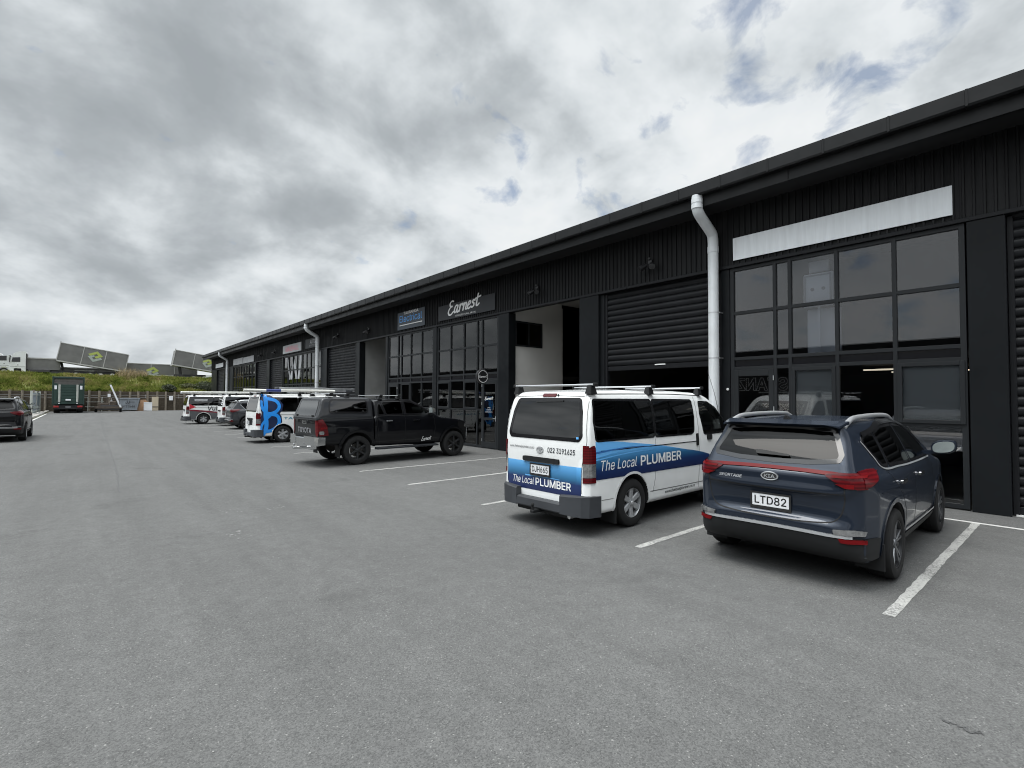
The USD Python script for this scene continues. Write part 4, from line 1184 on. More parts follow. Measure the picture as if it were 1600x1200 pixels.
paint('paint_navy', (0.018, 0.024, 0.036), .5, .28, .7)
paint('paint_white', (0.80, 0.81, 0.80), 0, .42, .8, .10)
paint('paint_black', (0.0025, 0.0027, 0.0035), 0, .35, .6)
paint('paint_canopy', (0.020, 0.021, 0.023), 0, .42, .8)
paint('paint_charcoal', (0.03, 0.032, 0.036), .2, .38)
paint('paint_silver', (0.40, 0.42, 0.43), .5, .35)
paint('paint_jeep', (0.004, 0.0044, 0.0055), 0, .36, .6)
mat('plastic_black', (0.012, 0.0125, 0.013), 0.55, spec=.3, vary=.2, scale=6)
mat('plastic_grey', (0.040, 0.043, 0.048), 0.55, spec=.35, vary=.2, scale=4)
mat('underbody', (0.008, 0.008, 0.008), 0.9)
mat('shut_line', (0.004, 0.004, 0.004), 0.8)
mat('frit', (0.006, 0.006, 0.0065), 0.12)
mat('chrome', (0.75, 0.76, 0.77), 0.14, metal=1.0)
mat('satin_silver', (0.62, 0.63, 0.64), 0.34, metal=.75)
mat('tyre_rubber', (0.017, 0.017, 0.0172), 0.85, spec=.25, vary=.25, scale=9, bump=.0008, bscale=90)
mat('rim_grey', (0.20, 0.205, 0.215), 0.32, metal=.85)
mat('rim_dark', (0.035, 0.036, 0.038), 0.35, metal=.6)
mat('rim_silver', (0.40, 0.41, 0.42), 0.36, metal=.6)
mat('brake_disc', (0.10, 0.095, 0.09), 0.5, metal=.7)
mat('seat_cloth', (0.045, 0.045, 0.048), 0.9)
mat('plate_white', (0.72, 0.73, 0.74), 0.4)
mat('plate_black', (0.012, 0.012, 0.012), 0.5)
mat('mirror_glass', (0.42, 0.47, 0.46), 0.12, metal=.7)
glass('privacy_glass', (0.035, 0.036, 0.038), 1.27)
glass('canopy_glass', (0.035, 0.036, 0.038), 1.9)
glass('van_glass', (0.035, 0.036, 0.038), 1.8)
glass('cab_glass', (0.42, 0.46, 0.44), 1.5)
LOOK['lens_red'] = usdkit.material(stage, '/World/Looks/lens_red', {'tc': ('texture_coordinate', {}), 'w': ('wave_texture', {'wave_type': 'bands', 'bands_direction': 'z', 'scale': 9.0, 'distortion': 1.5}),
    'r': ('rgb_ramp', {'ramp': [(0.2, (0.045, 0.002, 0.0035)), (0.8, (0.085, 0.0035, 0.0055))]}), 'p': ('principled_bsdf', {'roughness': 0.3, 'coat_weight': 0.2, 'coat_roughness': 0.05, 'specular_ior_level': 0.2})},
    [('tc.object', 'w.vector'), ('w.fac', 'r.fac'), ('r.color', 'p.base_color')], surface='p.BSDF')
mat('lens_bright_red', (0.125, 0.0045, 0.006), 0.3, spec=.15)
mat('lens_clear', (0.30, 0.30, 0.30), 0.15, coat=1.0, metal=.6, vary=.5, scale=18)
mat('lens_dark', (0.05, 0.045, 0.05), 0.1, coat=1.0)
LOOK['wrap_blue'] = usdkit.material(stage, '/World/Looks/wrap_blue', {'tc': ('texture_coordinate', {}), 's': ('separate_xyz', {}), 'm': ('map_range', {'from_min': 0.52, 'from_max': 0.90, 'clamp': True}),
    'r': ('rgb_ramp', {'ramp': [(0.0, (0.006, 0.012, 0.050)), (0.38, (0.008, 0.022, 0.085)), (0.55, (0.025, 0.130, 0.260)), (0.78, (0.070, 0.270, 0.540)), (1.0, (0.13, 0.42, 0.78))]}), 'p': ('principled_bsdf', {'roughness': 0.3, 'coat_weight': .5})},
    [('tc.object', 's.vector'), ('s.z', 'm.value'), ('m.result', 'r.fac'), ('r.color', 'p.base_color')], surface='p.BSDF')
LOOK['wrap_blue_side'] = usdkit.material(stage, '/World/Looks/wrap_blue_side', {'tc': ('texture_coordinate', {}), 's': ('separate_xyz', {}), 'm': ('map_range', {'from_min': 0.72, 'from_max': 1.11, 'clamp': True}),
    'r': ('rgb_ramp', {'ramp': [(0.0, (0.006, 0.012, 0.050)), (0.35, (0.008, 0.024, 0.090)), (0.60, (0.022, 0.105, 0.225)), (0.80, (0.060, 0.240, 0.480)), (1.0, (0.13, 0.40, 0.76))]}), 'p': ('principled_bsdf', {'roughness': 0.3, 'coat_weight': .5})},
    [('tc.object', 's.vector'), ('s.z', 'm.value'), ('m.result', 'r.fac'), ('r.color', 'p.base_color')], surface='p.BSDF')
mat('wrap_sky', (0.13, 0.40, 0.76), 0.3, coat=.5)
mat('wrap_mid', (0.03, 0.13, 0.36), 0.3, coat=.5)
mat('wrap_navy', (0.010, 0.018, 0.055), 0.3, coat=.5)
mat('wrap_bright_blue', (0.020, 0.27, 0.80), 0.3, coat=.5)
mat('wrap_red', (0.42, 0.015, 0.03), 0.3, coat=.5)
mat('wrap_maroon', (0.14, 0.008, 0.02), 0.3, coat=.5)
mat('wrap_grey', (0.075, 0.078, 0.083), 0.35, coat=.5)
mat('print_dark', (0.02, 0.022, 0.026), 0.5)
mat('print_teal', (0.06, 0.24, 0.34), 0.5)


def poly_sd(poly, gx, gy):
    """Signed distance (negative inside) of a polygon's outline on a grid."""
    P = np.asarray(poly.exterior.segmentize(0.05).coords)
    A, D = P[:-1], np.diff(P, axis=0)
    G = np.stack(np.meshgrid(gx, gy, indexing='ij'), -1).reshape(-1, 1, 2)
    out = np.empty(len(G))
    L2 = np.maximum((D ** 2).sum(1), 1e-12)
    for i in range(0, len(G), 4000):
        g = G[i:i + 4000] - A
        t = np.clip((g * D).sum(-1) / L2, 0, 1)
        out[i:i + 4000] = np.sqrt(((g - t[..., None] * D) ** 2).sum(-1)).min(1)
    ins = shapely.contains_xy(poly, G[:, 0, 0], G[:, 0, 1])
    return np.where(ins, -out, out).reshape(len(gx), len(gy))


def smax(a, b, k):
    h = np.maximum(k - np.abs(a - b), 0) / k
    return np.maximum(a, b) + h * h * k / 4


def smin(a, b, k):
    return -smax(-a, -b, k)


def surface_nets(F):
    n = np.array(F.shape)
    S = F < 0
    c = sum(S[i:n[0] - 1 + i, j:n[1] - 1 + j, k:n[2] - 1 + k].astype(np.int8) for i in (0, 1) for j in (0, 1) for k in (0, 1))
    mix = (c > 0) & (c < 8)
    idx = np.argwhere(mix)
    ids = np.full(mix.shape, -1); ids[tuple(idx.T)] = np.arange(len(idx))
    acc, cnt = np.zeros((len(idx), 3)), np.zeros(len(idx))
    C = [(i, j, k) for i in (0, 1) for j in (0, 1) for k in (0, 1)]
    val = {q: F[tuple((idx + q).T)] for q in C}
    for a in C:
        for ax in range(3):
            if a[ax]:
                continue
            b = list(a); b[ax] = 1; b = tuple(b)
            va, vb = val[a], val[b]
            m = (va < 0) != (vb < 0)
            t = va[m] / (va[m] - vb[m])
            p = np.tile(np.array(a, float), (m.sum(), 1)); p[:, ax] = t
            acc[m] += p; cnt[m] += 1
    V = idx + acc / cnt[:, None]
    Q = []
    for ax in range(3):
        o = [k for k in range(3) if k != ax]
        sl0 = [slice(1, -1)] * 3; sl0[ax] = slice(0, -1)
        sl1 = [slice(1, -1)] * 3; sl1[ax] = slice(1, None)
        a, b = S[tuple(sl0)], S[tuple(sl1)]
        e = np.argwhere(a != b)
        flip = a[tuple(e.T)]
        e = e + np.array([0 if k == ax else 1 for k in range(3)])
        def cell(d0, d1):
            q = e.copy(); q[:, o[0]] -= d0; q[:, o[1]] -= d1
            return ids[tuple(q.T)]
        q = np.stack([cell(1, 1), cell(0, 1), cell(0, 0), cell(1, 0)], 1)
        if ax == 1:
            flip = ~flip
        q[~flip] = q[~flip][:, ::-1]
        Q.append(q)
    return V, np.vstack(Q)


class Body:
    """A vehicle body given by a field on a grid; local axes: x forward from the rear, y to the left, z up."""
    def __init__(s, L, W, H, res, fn, wells=(), margin=.08):
        s.res = res
        s.xs = np.arange(-margin, L + margin, res)
        ny = int(math.ceil((W / 2 + margin) / res))
        s.ys = np.arange(-ny, ny + 1) * res
        s.zs = np.arange(0.02, H + margin, res)
        yh = np.abs(s.ys[ny:])
        F = fn(s.xs, yh, s.zs)
        for (cx, cz, r, yin) in wells:
            cyl = np.sqrt((s.xs[:, None, None] - cx) ** 2 + (s.zs[None, None, :] - cz) ** 2) - r
            well = np.maximum(cyl, (yin - yh)[None, :, None])
            F = smax(F, -well, .02)
        s.wells = wells
        s.F = np.concatenate([F[:, :0:-1], F], 1)
        s.o = np.array([s.xs[0], s.ys[0], s.zs[0]])
        s.G = np.gradient(s.F, res)

    def at(s, P):
        c = ((np.asarray(P) - s.o) / s.res).T
        return map_coordinates(s.F, c, order=1, mode='nearest')

    def normal(s, P):
        c = ((np.asarray(P) - s.o) / s.res).T
        g = np.stack([map_coordinates(k, c, order=1, mode='nearest') for k in s.G], 1)
        return g / np.maximum(np.linalg.norm(g, axis=1, keepdims=True), 1e-9)

    def surface(s):
        V, Q = surface_nets(s.F)
        P = V * s.res + s.o
        for _ in range(2):
            c = ((P - s.o) / s.res).T
            g = np.stack([map_coordinates(k, c, order=1, mode='nearest') for k in s.G], 1)
            st_ = s.at(P)[:, None] * g / np.maximum((g ** 2).sum(1, keepdims=True), .05)
            ln = np.linalg.norm(st_, axis=1, keepdims=True)
            P = P - st_ * np.minimum(1, s.res * .5 / np.maximum(ln, 1e-9))
        return P, Q

    def cast(s, view, uv):
        """The surface point seen from a side: R, L (x, z), B, F (y, z), T (x, y)."""
        uv = np.asarray(uv, float); n = len(uv)
        if view in 'RL':
            t = s.ys if view == 'R' else s.ys[::-1]
            mk = lambda tt: np.stack([np.broadcast_to(uv[:, :1], tt.shape), tt, np.broadcast_to(uv[:, 1:], tt.shape)], -1)
        elif view in 'BF':
            t = s.xs if view == 'B' else s.xs[::-1]
            mk = lambda tt: np.stack([tt, np.broadcast_to(uv[:, :1], tt.shape), np.broadcast_to(uv[:, 1:], tt.shape)], -1)
        else:
            t = s.zs[::-1]
            mk = lambda tt: np.stack([np.broadcast_to(uv[:, :1], tt.shape), np.broadcast_to(uv[:, 1:], tt.shape), tt], -1)
        T = np.broadcast_to(t, (n, len(t)))
        P = mk(T)
        f = s.at(P.reshape(-1, 3)).reshape(n, len(t))
        neg = f < 0
        hit = neg.any(1); k = np.maximum(neg.argmax(1), 1)
        r = np.arange(n)
        fa, fb = f[r, k - 1], f[r, k]
        w = np.clip(fa / np.where(fa - fb == 0, 1, fa - fb), 0, 1)
        tt = T[r, k - 1] + w * (T[r, k] - T[r, k - 1])
        if not hit.all():
            tt = np.where(hit, tt, tt[hit].mean() if hit.any() else 0.0)
        return mk(tt[:, None])[:, 0]

    def lay(s, view, v, off):
        p = s.cast(view, v)
        return p + s.normal(p) * off

    def patch(s, view, poly, off=.003, e=.06, th=.006):
        """A panel of the given outline laid on the body, with thickness."""
        V, F, n = [], [], 0
        for g in getattr(poly, 'geoms', [poly]):
            if g.geom_type != 'Polygon' or g.is_empty:
                continue
            x0, y0, x1, y1 = g.bounds
            nx, ny = max(1, math.ceil((x1 - x0) / e)), max(1, math.ceil((y1 - y0) / e))
            X, Y = np.linspace(x0, x1, nx + 1), np.linspace(y0, y1, ny + 1)
            cells = shapely.box(*[a.ravel() for a in (np.meshgrid(X[:-1], Y[:-1], indexing='ij') + np.meshgrid(X[1:], Y[1:], indexing='ij'))])
            shapely.prepare(g)
            full = shapely.contains(g, cells)
            vv, ff, m = [], [], 0
            for c, isfull in zip(cells, full):
                if isfull:
                    a0, b0, a1, b1 = c.bounds
                    vv.append([(a0, b0), (a1, b0), (a1, b1), (a0, b1)]); ff.append(np.array([[0, 1, 2], [0, 2, 3]]) + m); m += 4
                    continue
                q = c.intersection(g)
                for w in getattr(q, 'geoms', [q]):
                    if w.geom_type == 'Polygon' and w.area > 1e-8:
                        a, b = poly2d(w); vv.append(a); ff.append(b + m); m += len(a)
            vv, ff = np.vstack(vv), np.vstack(ff)
            key, inv = np.unique(np.round(vv / 1e-5).astype(np.int64), axis=0, return_inverse=True)
            vv2 = np.zeros((len(key), 2)); vv2[inv.ravel()] = vv
            ff = inv.ravel()[ff]
            V.append(s.lay(view, vv2, off)); F.append(ff if view in 'RFT' and view != 'F' else ff[:, ::-1]); 
            if view == 'F':
                F[-1] = ff
            F[-1] = F[-1] + n; n += len(vv2)
            for ring in [g.exterior] + list(g.interiors):
                R_ = np.asarray(ring.segmentize(e).coords)
                a, b = s.lay(view, R_, off), s.lay(view, R_, off - th)
                k = len(R_); V.append(np.vstack([a, b]))
                q = np.array([[i, i + 1, k + i + 1, k + i] for i in range(k - 1)])
                F.append(np.vstack([q[:, [0, 1, 2]], q[:, [0, 2, 3]], q[:, [2, 1, 0]], q[:, [3, 2, 0]]]) + n); n += 2 * k
        return np.vstack(V), np.vstack(F)

    def letters(s, view, v, f, at, off=.005):
        """Lettering laid on the body at a point; reads left to right for somebody who looks at that side."""
        v = np.array(v)
        if view in 'R':
            uv = np.c_[at[0] + v[:, 0], at[1] + v[:, 1]]
        elif view == 'B':
            uv = np.c_[at[0] - v[:, 0], at[1] + v[:, 1]]
        P = s.lay(view, uv, off)
        g = np.cross(P[f[:, 1]] - P[f[:, 0]], P[f[:, 2]] - P[f[:, 0]])
        nn = s.normal(P[f].mean(1))
        f = np.where(((g * nn).sum(1) < 0)[:, None], f[:, ::-1], f)
        return P, f


def wheel(t, x, y, r, w, rim_r, rim_mat, spokes=5, style='star', side=-1, face='rim_grey'):
    """Wheel with tyre, rim, spokes and disc; side: -1 faces right."""
    p = thing('wheel', parent=t, loc=(x, y, r))
    h = w / 2
    m = MB()
    m.lathe([(rim_r - .01, -h + .02), (rim_r + .01, -h + .004), (rim_r + .035, -h), (r - .05, -h), (r - .018, -h + .012), (r - .003, -h + .035), (r, 0), (r - .003, h - .035), (r - .018, h - .012), (r - .05, h), (rim_r + .035, h), (rim_r + .01, h - .004), (rim_r - .01, h - .02)], (0, 0, 0), 1, 40)
    for a in (-.32, 0, .32):
        m.lathe([(r - .006, a * h - .006), (r + .0015, a * h - .005), (r + .0015, a * h + .005), (r - .006, a * h + .006)], (0, 0, 0), 1, 40)
    m.put('tyre', 'tyre_rubber', p, smooth=35)
    yo = side * (h - .012)
    b = MB(); b.lathe([(rim_r + .006, yo), (rim_r - .004, yo), (rim_r - .014, yo - side * .02), (rim_r - .03, yo - side * .12), (rim_r - .03, -yo), (rim_r, -yo)], (0, 0, 0), 1, 36)
    b.put('rim', rim_mat, p, smooth=35)
    d = MB(); d.cyl((0, yo - side * .10, 0), (0, yo - side * .115, 0), rim_r * .72, 24); d.box(-.06, .06, yo - side * .075, yo - side * .13, rim_r * .45, rim_r * .75, .01)
    d.put('brake_disc', 'brake_disc', p)
    sp = MB()
    for k in range(spokes):
        a0 = 2 * math.pi * k / spokes + math.pi / 2
        arms = [(0, .055, .07)] if style != 'twin' else [(-.13, .026, .032), (.13, .026, .032)]
        if style == 'wide':
            arms = [(0, .075, .10)]
        for da, w0, w1 in arms:
            P = []
            r0, r1 = rim_r * .16, rim_r - .008
            for rr, ww, yy, aa in ((r0, w0 * (1 if style != 'twin' else .9), yo - side * .018, a0 + da * (.4 if style == 'twin' else 1)), (r1, w1 * .9, yo - side * .006, a0 + da * 1.25)):
                c, s_ = math.cos(aa), math.sin(aa)
                for e_ in (-.5, .5):
                    for dy, sc in ((0, .72), (-.012, 1.0), (-.045, .9)):
                        P.append((rr * c - e_ * ww * sc * s_, yy + side * dy, rr * s_ + e_ * ww * sc * c))
            sp.hull(P)
    sp.lathe([(0, yo - side * .004), (rim_r * .12, yo - side * .004), (rim_r * .22, yo - side * .012), (rim_r * .26, yo - side * .06)], (0, 0, 0), 1, 24)
    sp.put('spokes', face, p, smooth=25)
    c = MB(); c.lathe([(0, yo + side * .004), (rim_r * .10, yo + side * .003), (rim_r * .125, yo - side * .006)], (0, 0, 0), 1, 18)
    c.put('hub_cap', 'satin_silver' if rim_mat != 'rim_dark' else 'rim_dark', p)
    return p


def wheels(t, xr, xf, y, r, w, rim_r, rim_mat, **k):
    for x in (xr, xf):
        for s in (-1, 1):
            wheel(t, x, s * (y - w / 2), r, w, rim_r, rim_mat, side=s, **k)


def shell(body, t, paint_, holes=(), zdark=.30, name='body'):
    """The painted shell with the window openings cut out, wheel wells and floor as parts of their own."""
    P, Q = body.surface()
    c = P[Q].mean(1); nrm = np.cross(P[Q[:, 2]] - P[Q[:, 0]], P[Q[:, 3]] - P[Q[:, 1]]); nrm /= np.maximum(np.linalg.norm(nrm, axis=1, keepdims=True), 1e-12)
    keep = np.ones(len(Q), bool)
    for view, g in holes:
        g = g.buffer(-.012)
        if view in 'RL':
            m = shapely.contains_xy(g, c[:, 0], c[:, 2]) & ((nrm[:, 1] < -.25) if view == 'R' else (nrm[:, 1] > .25))
        else:
            m = shapely.contains_xy(g, c[:, 1], c[:, 2]) & ((nrm[:, 0] < -.15) if view == 'B' else (nrm[:, 0] > .15))
        keep &= ~m
    well = np.zeros(len(Q), bool)
    for (cx, cz, r, yin) in body.wells:
        d = np.hypot(c[:, 0] - cx, c[:, 2] - cz)
        well |= (d < r + .016) & (np.abs(c[:, 1]) > yin - .05)
    floor = (nrm[:, 2] < -.75) & (c[:, 2] < zdark)
    def part(m, nm, mt):
        q = Q[m]; ids, inv = np.unique(q.ravel(), return_inverse=True)
        p = P[ids]; n = body.normal(p)
        path = obj(nm, (p, inv.reshape(-1, 4)), mt, t, smooth=False)
        g = UsdGeom.Mesh.Get(stage, path)
        g.CreateNormalsAttr(Vt.Vec3fArray.FromNumpy(n.astype(np.float32))); g.SetNormalsInterpolation('vertex')
        return path
    part(keep & ~well & ~floor, name, paint_)
    if well.any():
        part(well & ~floor, 'wheel_well', 'underbody')
    if floor.any():
        part(floor, 'floor_pan', 'underbody')


def pane(body, t, view, g, mat_='privacy_glass', frame=.022, off=.004, mirror=True, name='window'):
    """A window: black border and glass, on the right side and mirrored to the left."""
    for vw in ((view, {'R': 'L'}[view]) if view == 'R' and mirror else (view,)):
        ring = g.buffer(frame * .45).difference(g.buffer(-frame))
        w = thing(name, parent=t)
        obj('border', body.patch(vw, ring, off), 'frit', w, smooth=35)
        obj('glass', body.patch(vw, g.buffer(-frame * .85), off - .002, th=.001), mat_, w, smooth=35)


def line(body, t, view, pts, w=.006, m_='shut_line', off=.0016, mirror=True, name='shut_line', k=8):
    g = LineString(cr_open(np.array(pts, float), k)).buffer(w / 2, cap_style='flat', quad_segs=2)
    for vw in ((view, 'L') if view == 'R' and mirror else (view,)):
        obj(name, body.patch(vw, g, off, e=.09, th=.003), m_, t, smooth=35)


def both(body, t, view, g, m_, name, off=.006, th=.012, e=.05, mirror=True, smooth=35):
    for vw in ((view, 'L') if view == 'R' and mirror else (view,)):
        obj(name, body.patch(vw, g, off, e=e, th=th), m_, t, smooth=smooth)


def ymirror(g):
    return shapely.union_all([g, affinity.scale(g, -1, 1, origin=(0, 0))])


def arch_ring(cx, cz, r0, r1, zmin):
    return Point(cx, cz).buffer(r1, quad_segs=20).difference(Point(cx, cz).buffer(r0, quad_segs=20)).intersection(sbox(cx - 2, zmin, cx + 2, 3))


def seats(t, rows, zf, driver=True):
    m = MB()
    for (x, ys, tall) in rows:
        for y in ys:
            w = .24 if len(ys) > 1 else .6
            m.hull([(x + a, y + b, z) for a in (-.02, .48) for b in (-w, w) for z in (zf + .12, zf + .26)])
            m.hull([(x + a + c, y + b, z) for (z, c, ww) in ((zf + .2, 0, 1), (zf + tall, -.14, .85)) for a in (-.08, .06) for b in (-w * ww, w * ww)])
            m.hull([(x - .2 + a, y + b, z) for a in (-.06, .04) for b in (-.12, .12) for z in (zf + tall + .03, zf + tall + .2)])
    m.put('seats', 'seat_cloth', t, smooth=40)
    if driver:
        x, y = rows[-1][0], -.36
        w = MB(); a = np.linspace(0, 2 * np.pi, 25)
        w.tube(np.c_[x + .62 + .10 * np.sin(a), y + .18 * np.cos(a), zf + .62 + .16 * np.sin(a)], .014, 6, False)
        w.put('steering_wheel', 'seat_cloth', t)
        d = MB(); d.hull([(x + .75, a_, z) for a_ in (-.68, .68) for z in (zf + .3, zf + .55)] + [(x + 1.2, a_, zf + .62) for a_ in (-.66, .66)] + [(x + 1.2, a_, zf + .3) for a_ in (-.66, .66)])
        d.put('dashboard', 'seat_cloth', t, smooth=30)


def number_plate(t, x, y, z, text, dark=False, tilt=0.0, frame=True, w=.36, h=.125):
    p = thing('number_plate', parent=t, loc=(x, y, z))
    MB().box(-.004, .004, -w / 2, w / 2, -h / 2, h / 2, .002).put('plate', 'plate_white', p, smooth=False)
    if frame:
        f = MB(); a, b = w / 2 + .018, h / 2 + .018
        f.box(-.007, .002, -a, a, -b - .012, -h / 2 - .0005).box(-.007, .002, -a, a, h / 2 + .0005, b).box(-.007, .002, -a, -w / 2 - .0005, -h / 2, h / 2).box(-.007, .002, w / 2 + .0005, a, -h / 2, h / 2); f.put('surround', 'plate_black', p, smooth=False)
    v, f, _ = fit_text(text, w * .86, h * .62, 0, True)
    obj('characters', flat(v, f, (-.0045, w * .43, -h * .31), (0, -1, 0), (0, 0, 1), (-1, 0, 0)), 'plate_black', p, smooth=False)
    return p


def roof_bar(t, x, y, z0, z1, r=.013, flatw=.028):
    """A cross bar on two feet."""
    p = thing('roof_bar', parent=t)
    m = MB(); m.hull([(x + a, b, z1 + c) for a, c in ((-flatw, 0), (flatw, 0), (-flatw * .7, -r), (flatw * .7, -r), (-flatw * .7, r), (flatw * .7, r)) for b in (-y - .07, y + .07)]); m.put('bar', 'rim_silver', p)
    for s in (-1, 1):
        f = MB(); f.hull([(x + a, s * y + b, z) for (z, ww, dd) in ((z0, .07, .05), (z1 - .01, .045, .03)) for a in (-ww, ww) for b in (-dd, dd)])
        f.box(x - .05, x + .05, s * (y + .065), s * (y + .09), z1 - .03, z1 + .025, .01)
        f.put('foot', 'plastic_black', p)


# ---------------------------------------------------------------- sport utility: the blue-grey one in front
def suv_field(L, W, H, low, green, sec_low, sec_green, plan, taper):
    low, green, sec_low, sec_green, plan = (Polygon(p) if not isinstance(p, Polygon) else p for p in (low, green, sec_low, sec_green, plan))
    def fn(xs, ys, zs):
        lo = smax(poly_sd(low, xs, zs)[:, None, :], poly_sd(plan, xs, ys)[:, :, None], .10)
        lo = smax(lo, poly_sd(sec_low, ys, zs)[None], .07)
        # greenhouse: the section is narrowed along the length
        sc = np.interp(xs, *np.array(taper).T)
        yy = np.linspace(0, 1.3, 160)
        S = poly_sd(sec_green, yy, zs)
        yi = (ys[None, :] / sc[:, None]) / (yy[1] - yy[0])
        zi = np.arange(len(zs))
        G = map_coordinates(S, [np.broadcast_to(yi[:, :, None], (len(xs), len(ys), len(zs))), np.broadcast_to(zi, (len(xs), len(ys), len(zs)))], order=1, mode='nearest')
        gr = smax(G, poly_sd(green, xs, zs)[:, None, :], .09)
        return smin(lo, gr, .05)
    return fn


def mirror_sec(p):
    """Half section (y >= 0) closed over the axis."""
    p = list(p)
    return Polygon(p + [(-y, z) for y, z in p[::-1]])


def plan_poly(p):
    return mirror_plan(p)


def mirror_plan(p):
    p = list(p)
    return Polygon(p + [(x, -y) for x, y in p[::-1]])


def sm(pts, k=6):
    """Closed smooth outline through points."""
    P = np.asarray(pts, float); n = len(P)
    out = []
    for i in range(n):
        a, b, c, d = P[i - 1], P[i], P[(i + 1) % n], P[(i + 2) % n]
        t = np.linspace(0, 1, k, endpoint=False)[:, None]
        out.append(0.5 * (2 * b + (c - a) * t + (2 * a - 5 * b + 4 * c - d) * t ** 2 + (3 * b - a - 3 * c + d) * t ** 3))
    return Polygon(np.vstack(out)).buffer(0)


def op(pts, k=6):
    return Polygon(cr_open(np.array(pts, float), k)).buffer(0)


def build_suv(name, label, loc, rot, paint_, group=None, sx=1.0, sz=1.0, sw=1.0, res=.022, hero=False, plate=None, chrome_line=True, mat_glass='privacy_glass', rail=True, led=True, hatch_light='lens_red'):
    L, W, H = 4.48, 1.86, 1.64
    X = lambda pts: [(x * sx, z * sz) for x, z in pts]
    low = op(X([(.30, .24), (.12, .33), (.03, .46), (.0, .56), (.012, .625), (.085, .665), (.098, .84), (.052, .90), (.075, .98), (.115, 1.08), (.40, 1.13), (1.2, 1.10), (2.2, 1.07), (3.0, 1.055), (3.45, 1.04), (3.9, .99), (4.22, .90), (4.40, .76), (4.46, .58), (4.44, .40), (4.36, .27), (4.1, .22), (2.2, .22), (.6, .23)]))
    green = op(X([(.12, .95), (.125, 1.10), (.20, 1.24), (.32, 1.40), (.36, 1.50), (.36, 1.545), (.55, 1.585), (1.0, 1.612), (1.5, 1.62), (2.0, 1.605), (2.4, 1.56), (2.75, 1.45), (3.1, 1.28), (3.5, 1.06), (3.5, .95)]))
    sec_low = mirror_sec([(0, .20), (.78 * sw, .21), (.86 * sw, .30), (.895 * sw, .45), (.92 * sw, .62), (.925 * sw, .78), (.912 * sw, .93), (.875 * sw, 1.04), (.80 * sw, 1.11), (.5 * sw, 1.16), (0, 1.18)] if sz == 1 else [(0, .20 * sz), (.78 * sw, .21 * sz), (.86 * sw, .30 * sz), (.895 * sw, .45 * sz), (.92 * sw, .62 * sz), (.925 * sw, .78 * sz), (.912 * sw, .93 * sz), (.875 * sw, 1.04 * sz), (.80 * sw, 1.11 * sz), (.5 * sw, 1.16 * sz), (0, 1.18 * sz)])
    sec_green = mirror_sec([(0, .9 * sz), (.90 * sw, .9 * sz), (.885 * sw, 1.02 * sz), (.845 * sw, 1.15 * sz), (.765 * sw, 1.34 * sz), (.69 * sw, 1.49 * sz), (.63 * sw, 1.565 * sz), (.5 * sw, 1.605 * sz), (.25 * sw, 1.625 * sz), (0, 1.63 * sz)])
    plan = mirror_plan([(-.0 * sx, 0), (.005 * sx, .30 * sw), (.03 * sx, .52 * sw), (.09 * sx, .68 * sw), (.20 * sx, .785 * sw), (.42 * sx, .86 * sw), (.85 * sx, .905 * sw), (1.4 * sx, .93 * sw), (2.6 * sx, .93 * sw), (3.5 * sx, .915 * sw), (4.0 * sx, .87 * sw), (4.28 * sx, .75 * sw), (4.42 * sx, .5 * sw), (4.47 * sx, .2 * sw), (4.475 * sx, 0)])
    taper = [(0, .80), (.15 * sx, .83), (.45 * sx, .89), (1.0 * sx, .96), (1.6 * sx, 1.0), (2.4 * sx, 1.0), (3.0 * sx, .985), (3.6 * sx, .96)]
    xr, xf, R_ = .905 * sx, 3.575 * sx, .352
    b = Body(L * sx, W * sw, H * sz, res, suv_field(L, W, H, low, green, sec_low, sec_green, plan, taper), [(xr, R_ + .01, .395, .62 * sw), (xf, R_ + .01, .395, .60 * sw)])
    t = thing(name, label, 'car', loc, rot, group)
    S = lambda pts, r=.0: (lambda g: rnd(g, r) if r else g)(Polygon([(x * sx, z * sz) for x, z in pts]))
    SB = lambda pts, r=.0: (lambda g: rnd(g, r) if r else g)(Polygon([(y * sw, z * sz) for y, z in pts]))
    # side glass: quarter, rear door, front door
    qw = S([(.72, 1.165), (.86, 1.155), (.83, 1.40), (.58, 1.40), (.57, 1.37)], .02)
    qw = S([(.60, 1.36), (.84, 1.125), (.98, 1.12), (.98, 1.44), (.80, 1.45), (.66, 1.42)], .025)
    rw_ = S([(1.02, 1.12), (1.84, 1.105), (1.84, 1.52), (1.35, 1.51), (1.02, 1.455)], .025)
    fw_ = S([(1.90, 1.105), (3.02, 1.10), (2.84, 1.22), (2.52, 1.40), (2.24, 1.495), (1.90, 1.52)], .025)
    rg = SB([(-.60, 1.20), (-.35, 1.17), (0, 1.16), (.35, 1.17), (.60, 1.20), (.615, 1.26), (.52, 1.50), (.2, 1.525), (-.2, 1.525), (-.52, 1.50), (-.615, 1.26)], .03)
    ws = SB([(-.68, 1.10), (.68, 1.10), (.56, 1.50), (-.56, 1.50)], .05)
    holes = [(v, g) for v in 'RL' for g in (qw, rw_, fw_)] + [('B', rg), ('F', ws)]
    shell(b, t, paint_, holes)
    for g, m_ in ((qw, mat_glass), (rw_, mat_glass), (fw_, 'cab_glass')):
        pane(b, t, 'R', g, m_)
    pane(b, t, 'B', rg, mat_glass, .03, name='rear_window')
    pane(b, t, 'F', ws, 'cab_glass', .04, name='windscreen')
    seats(t, [(1.35 * sx, (-.36, .36), .62), (2.25 * sx, (-.36, .36), .62)], .42 * sz)
    # bright line round the side glass
    if chrome_line:
        line(b, t, 'R', [(x * sx, z * sz) for x, z in [(.56, 1.38), (.70, 1.225), (.83, 1.105), (1.3, 1.092), (2.1, 1.08), (3.0, 1.075)]], .016, 'rim_silver', .008, name='belt_moulding')
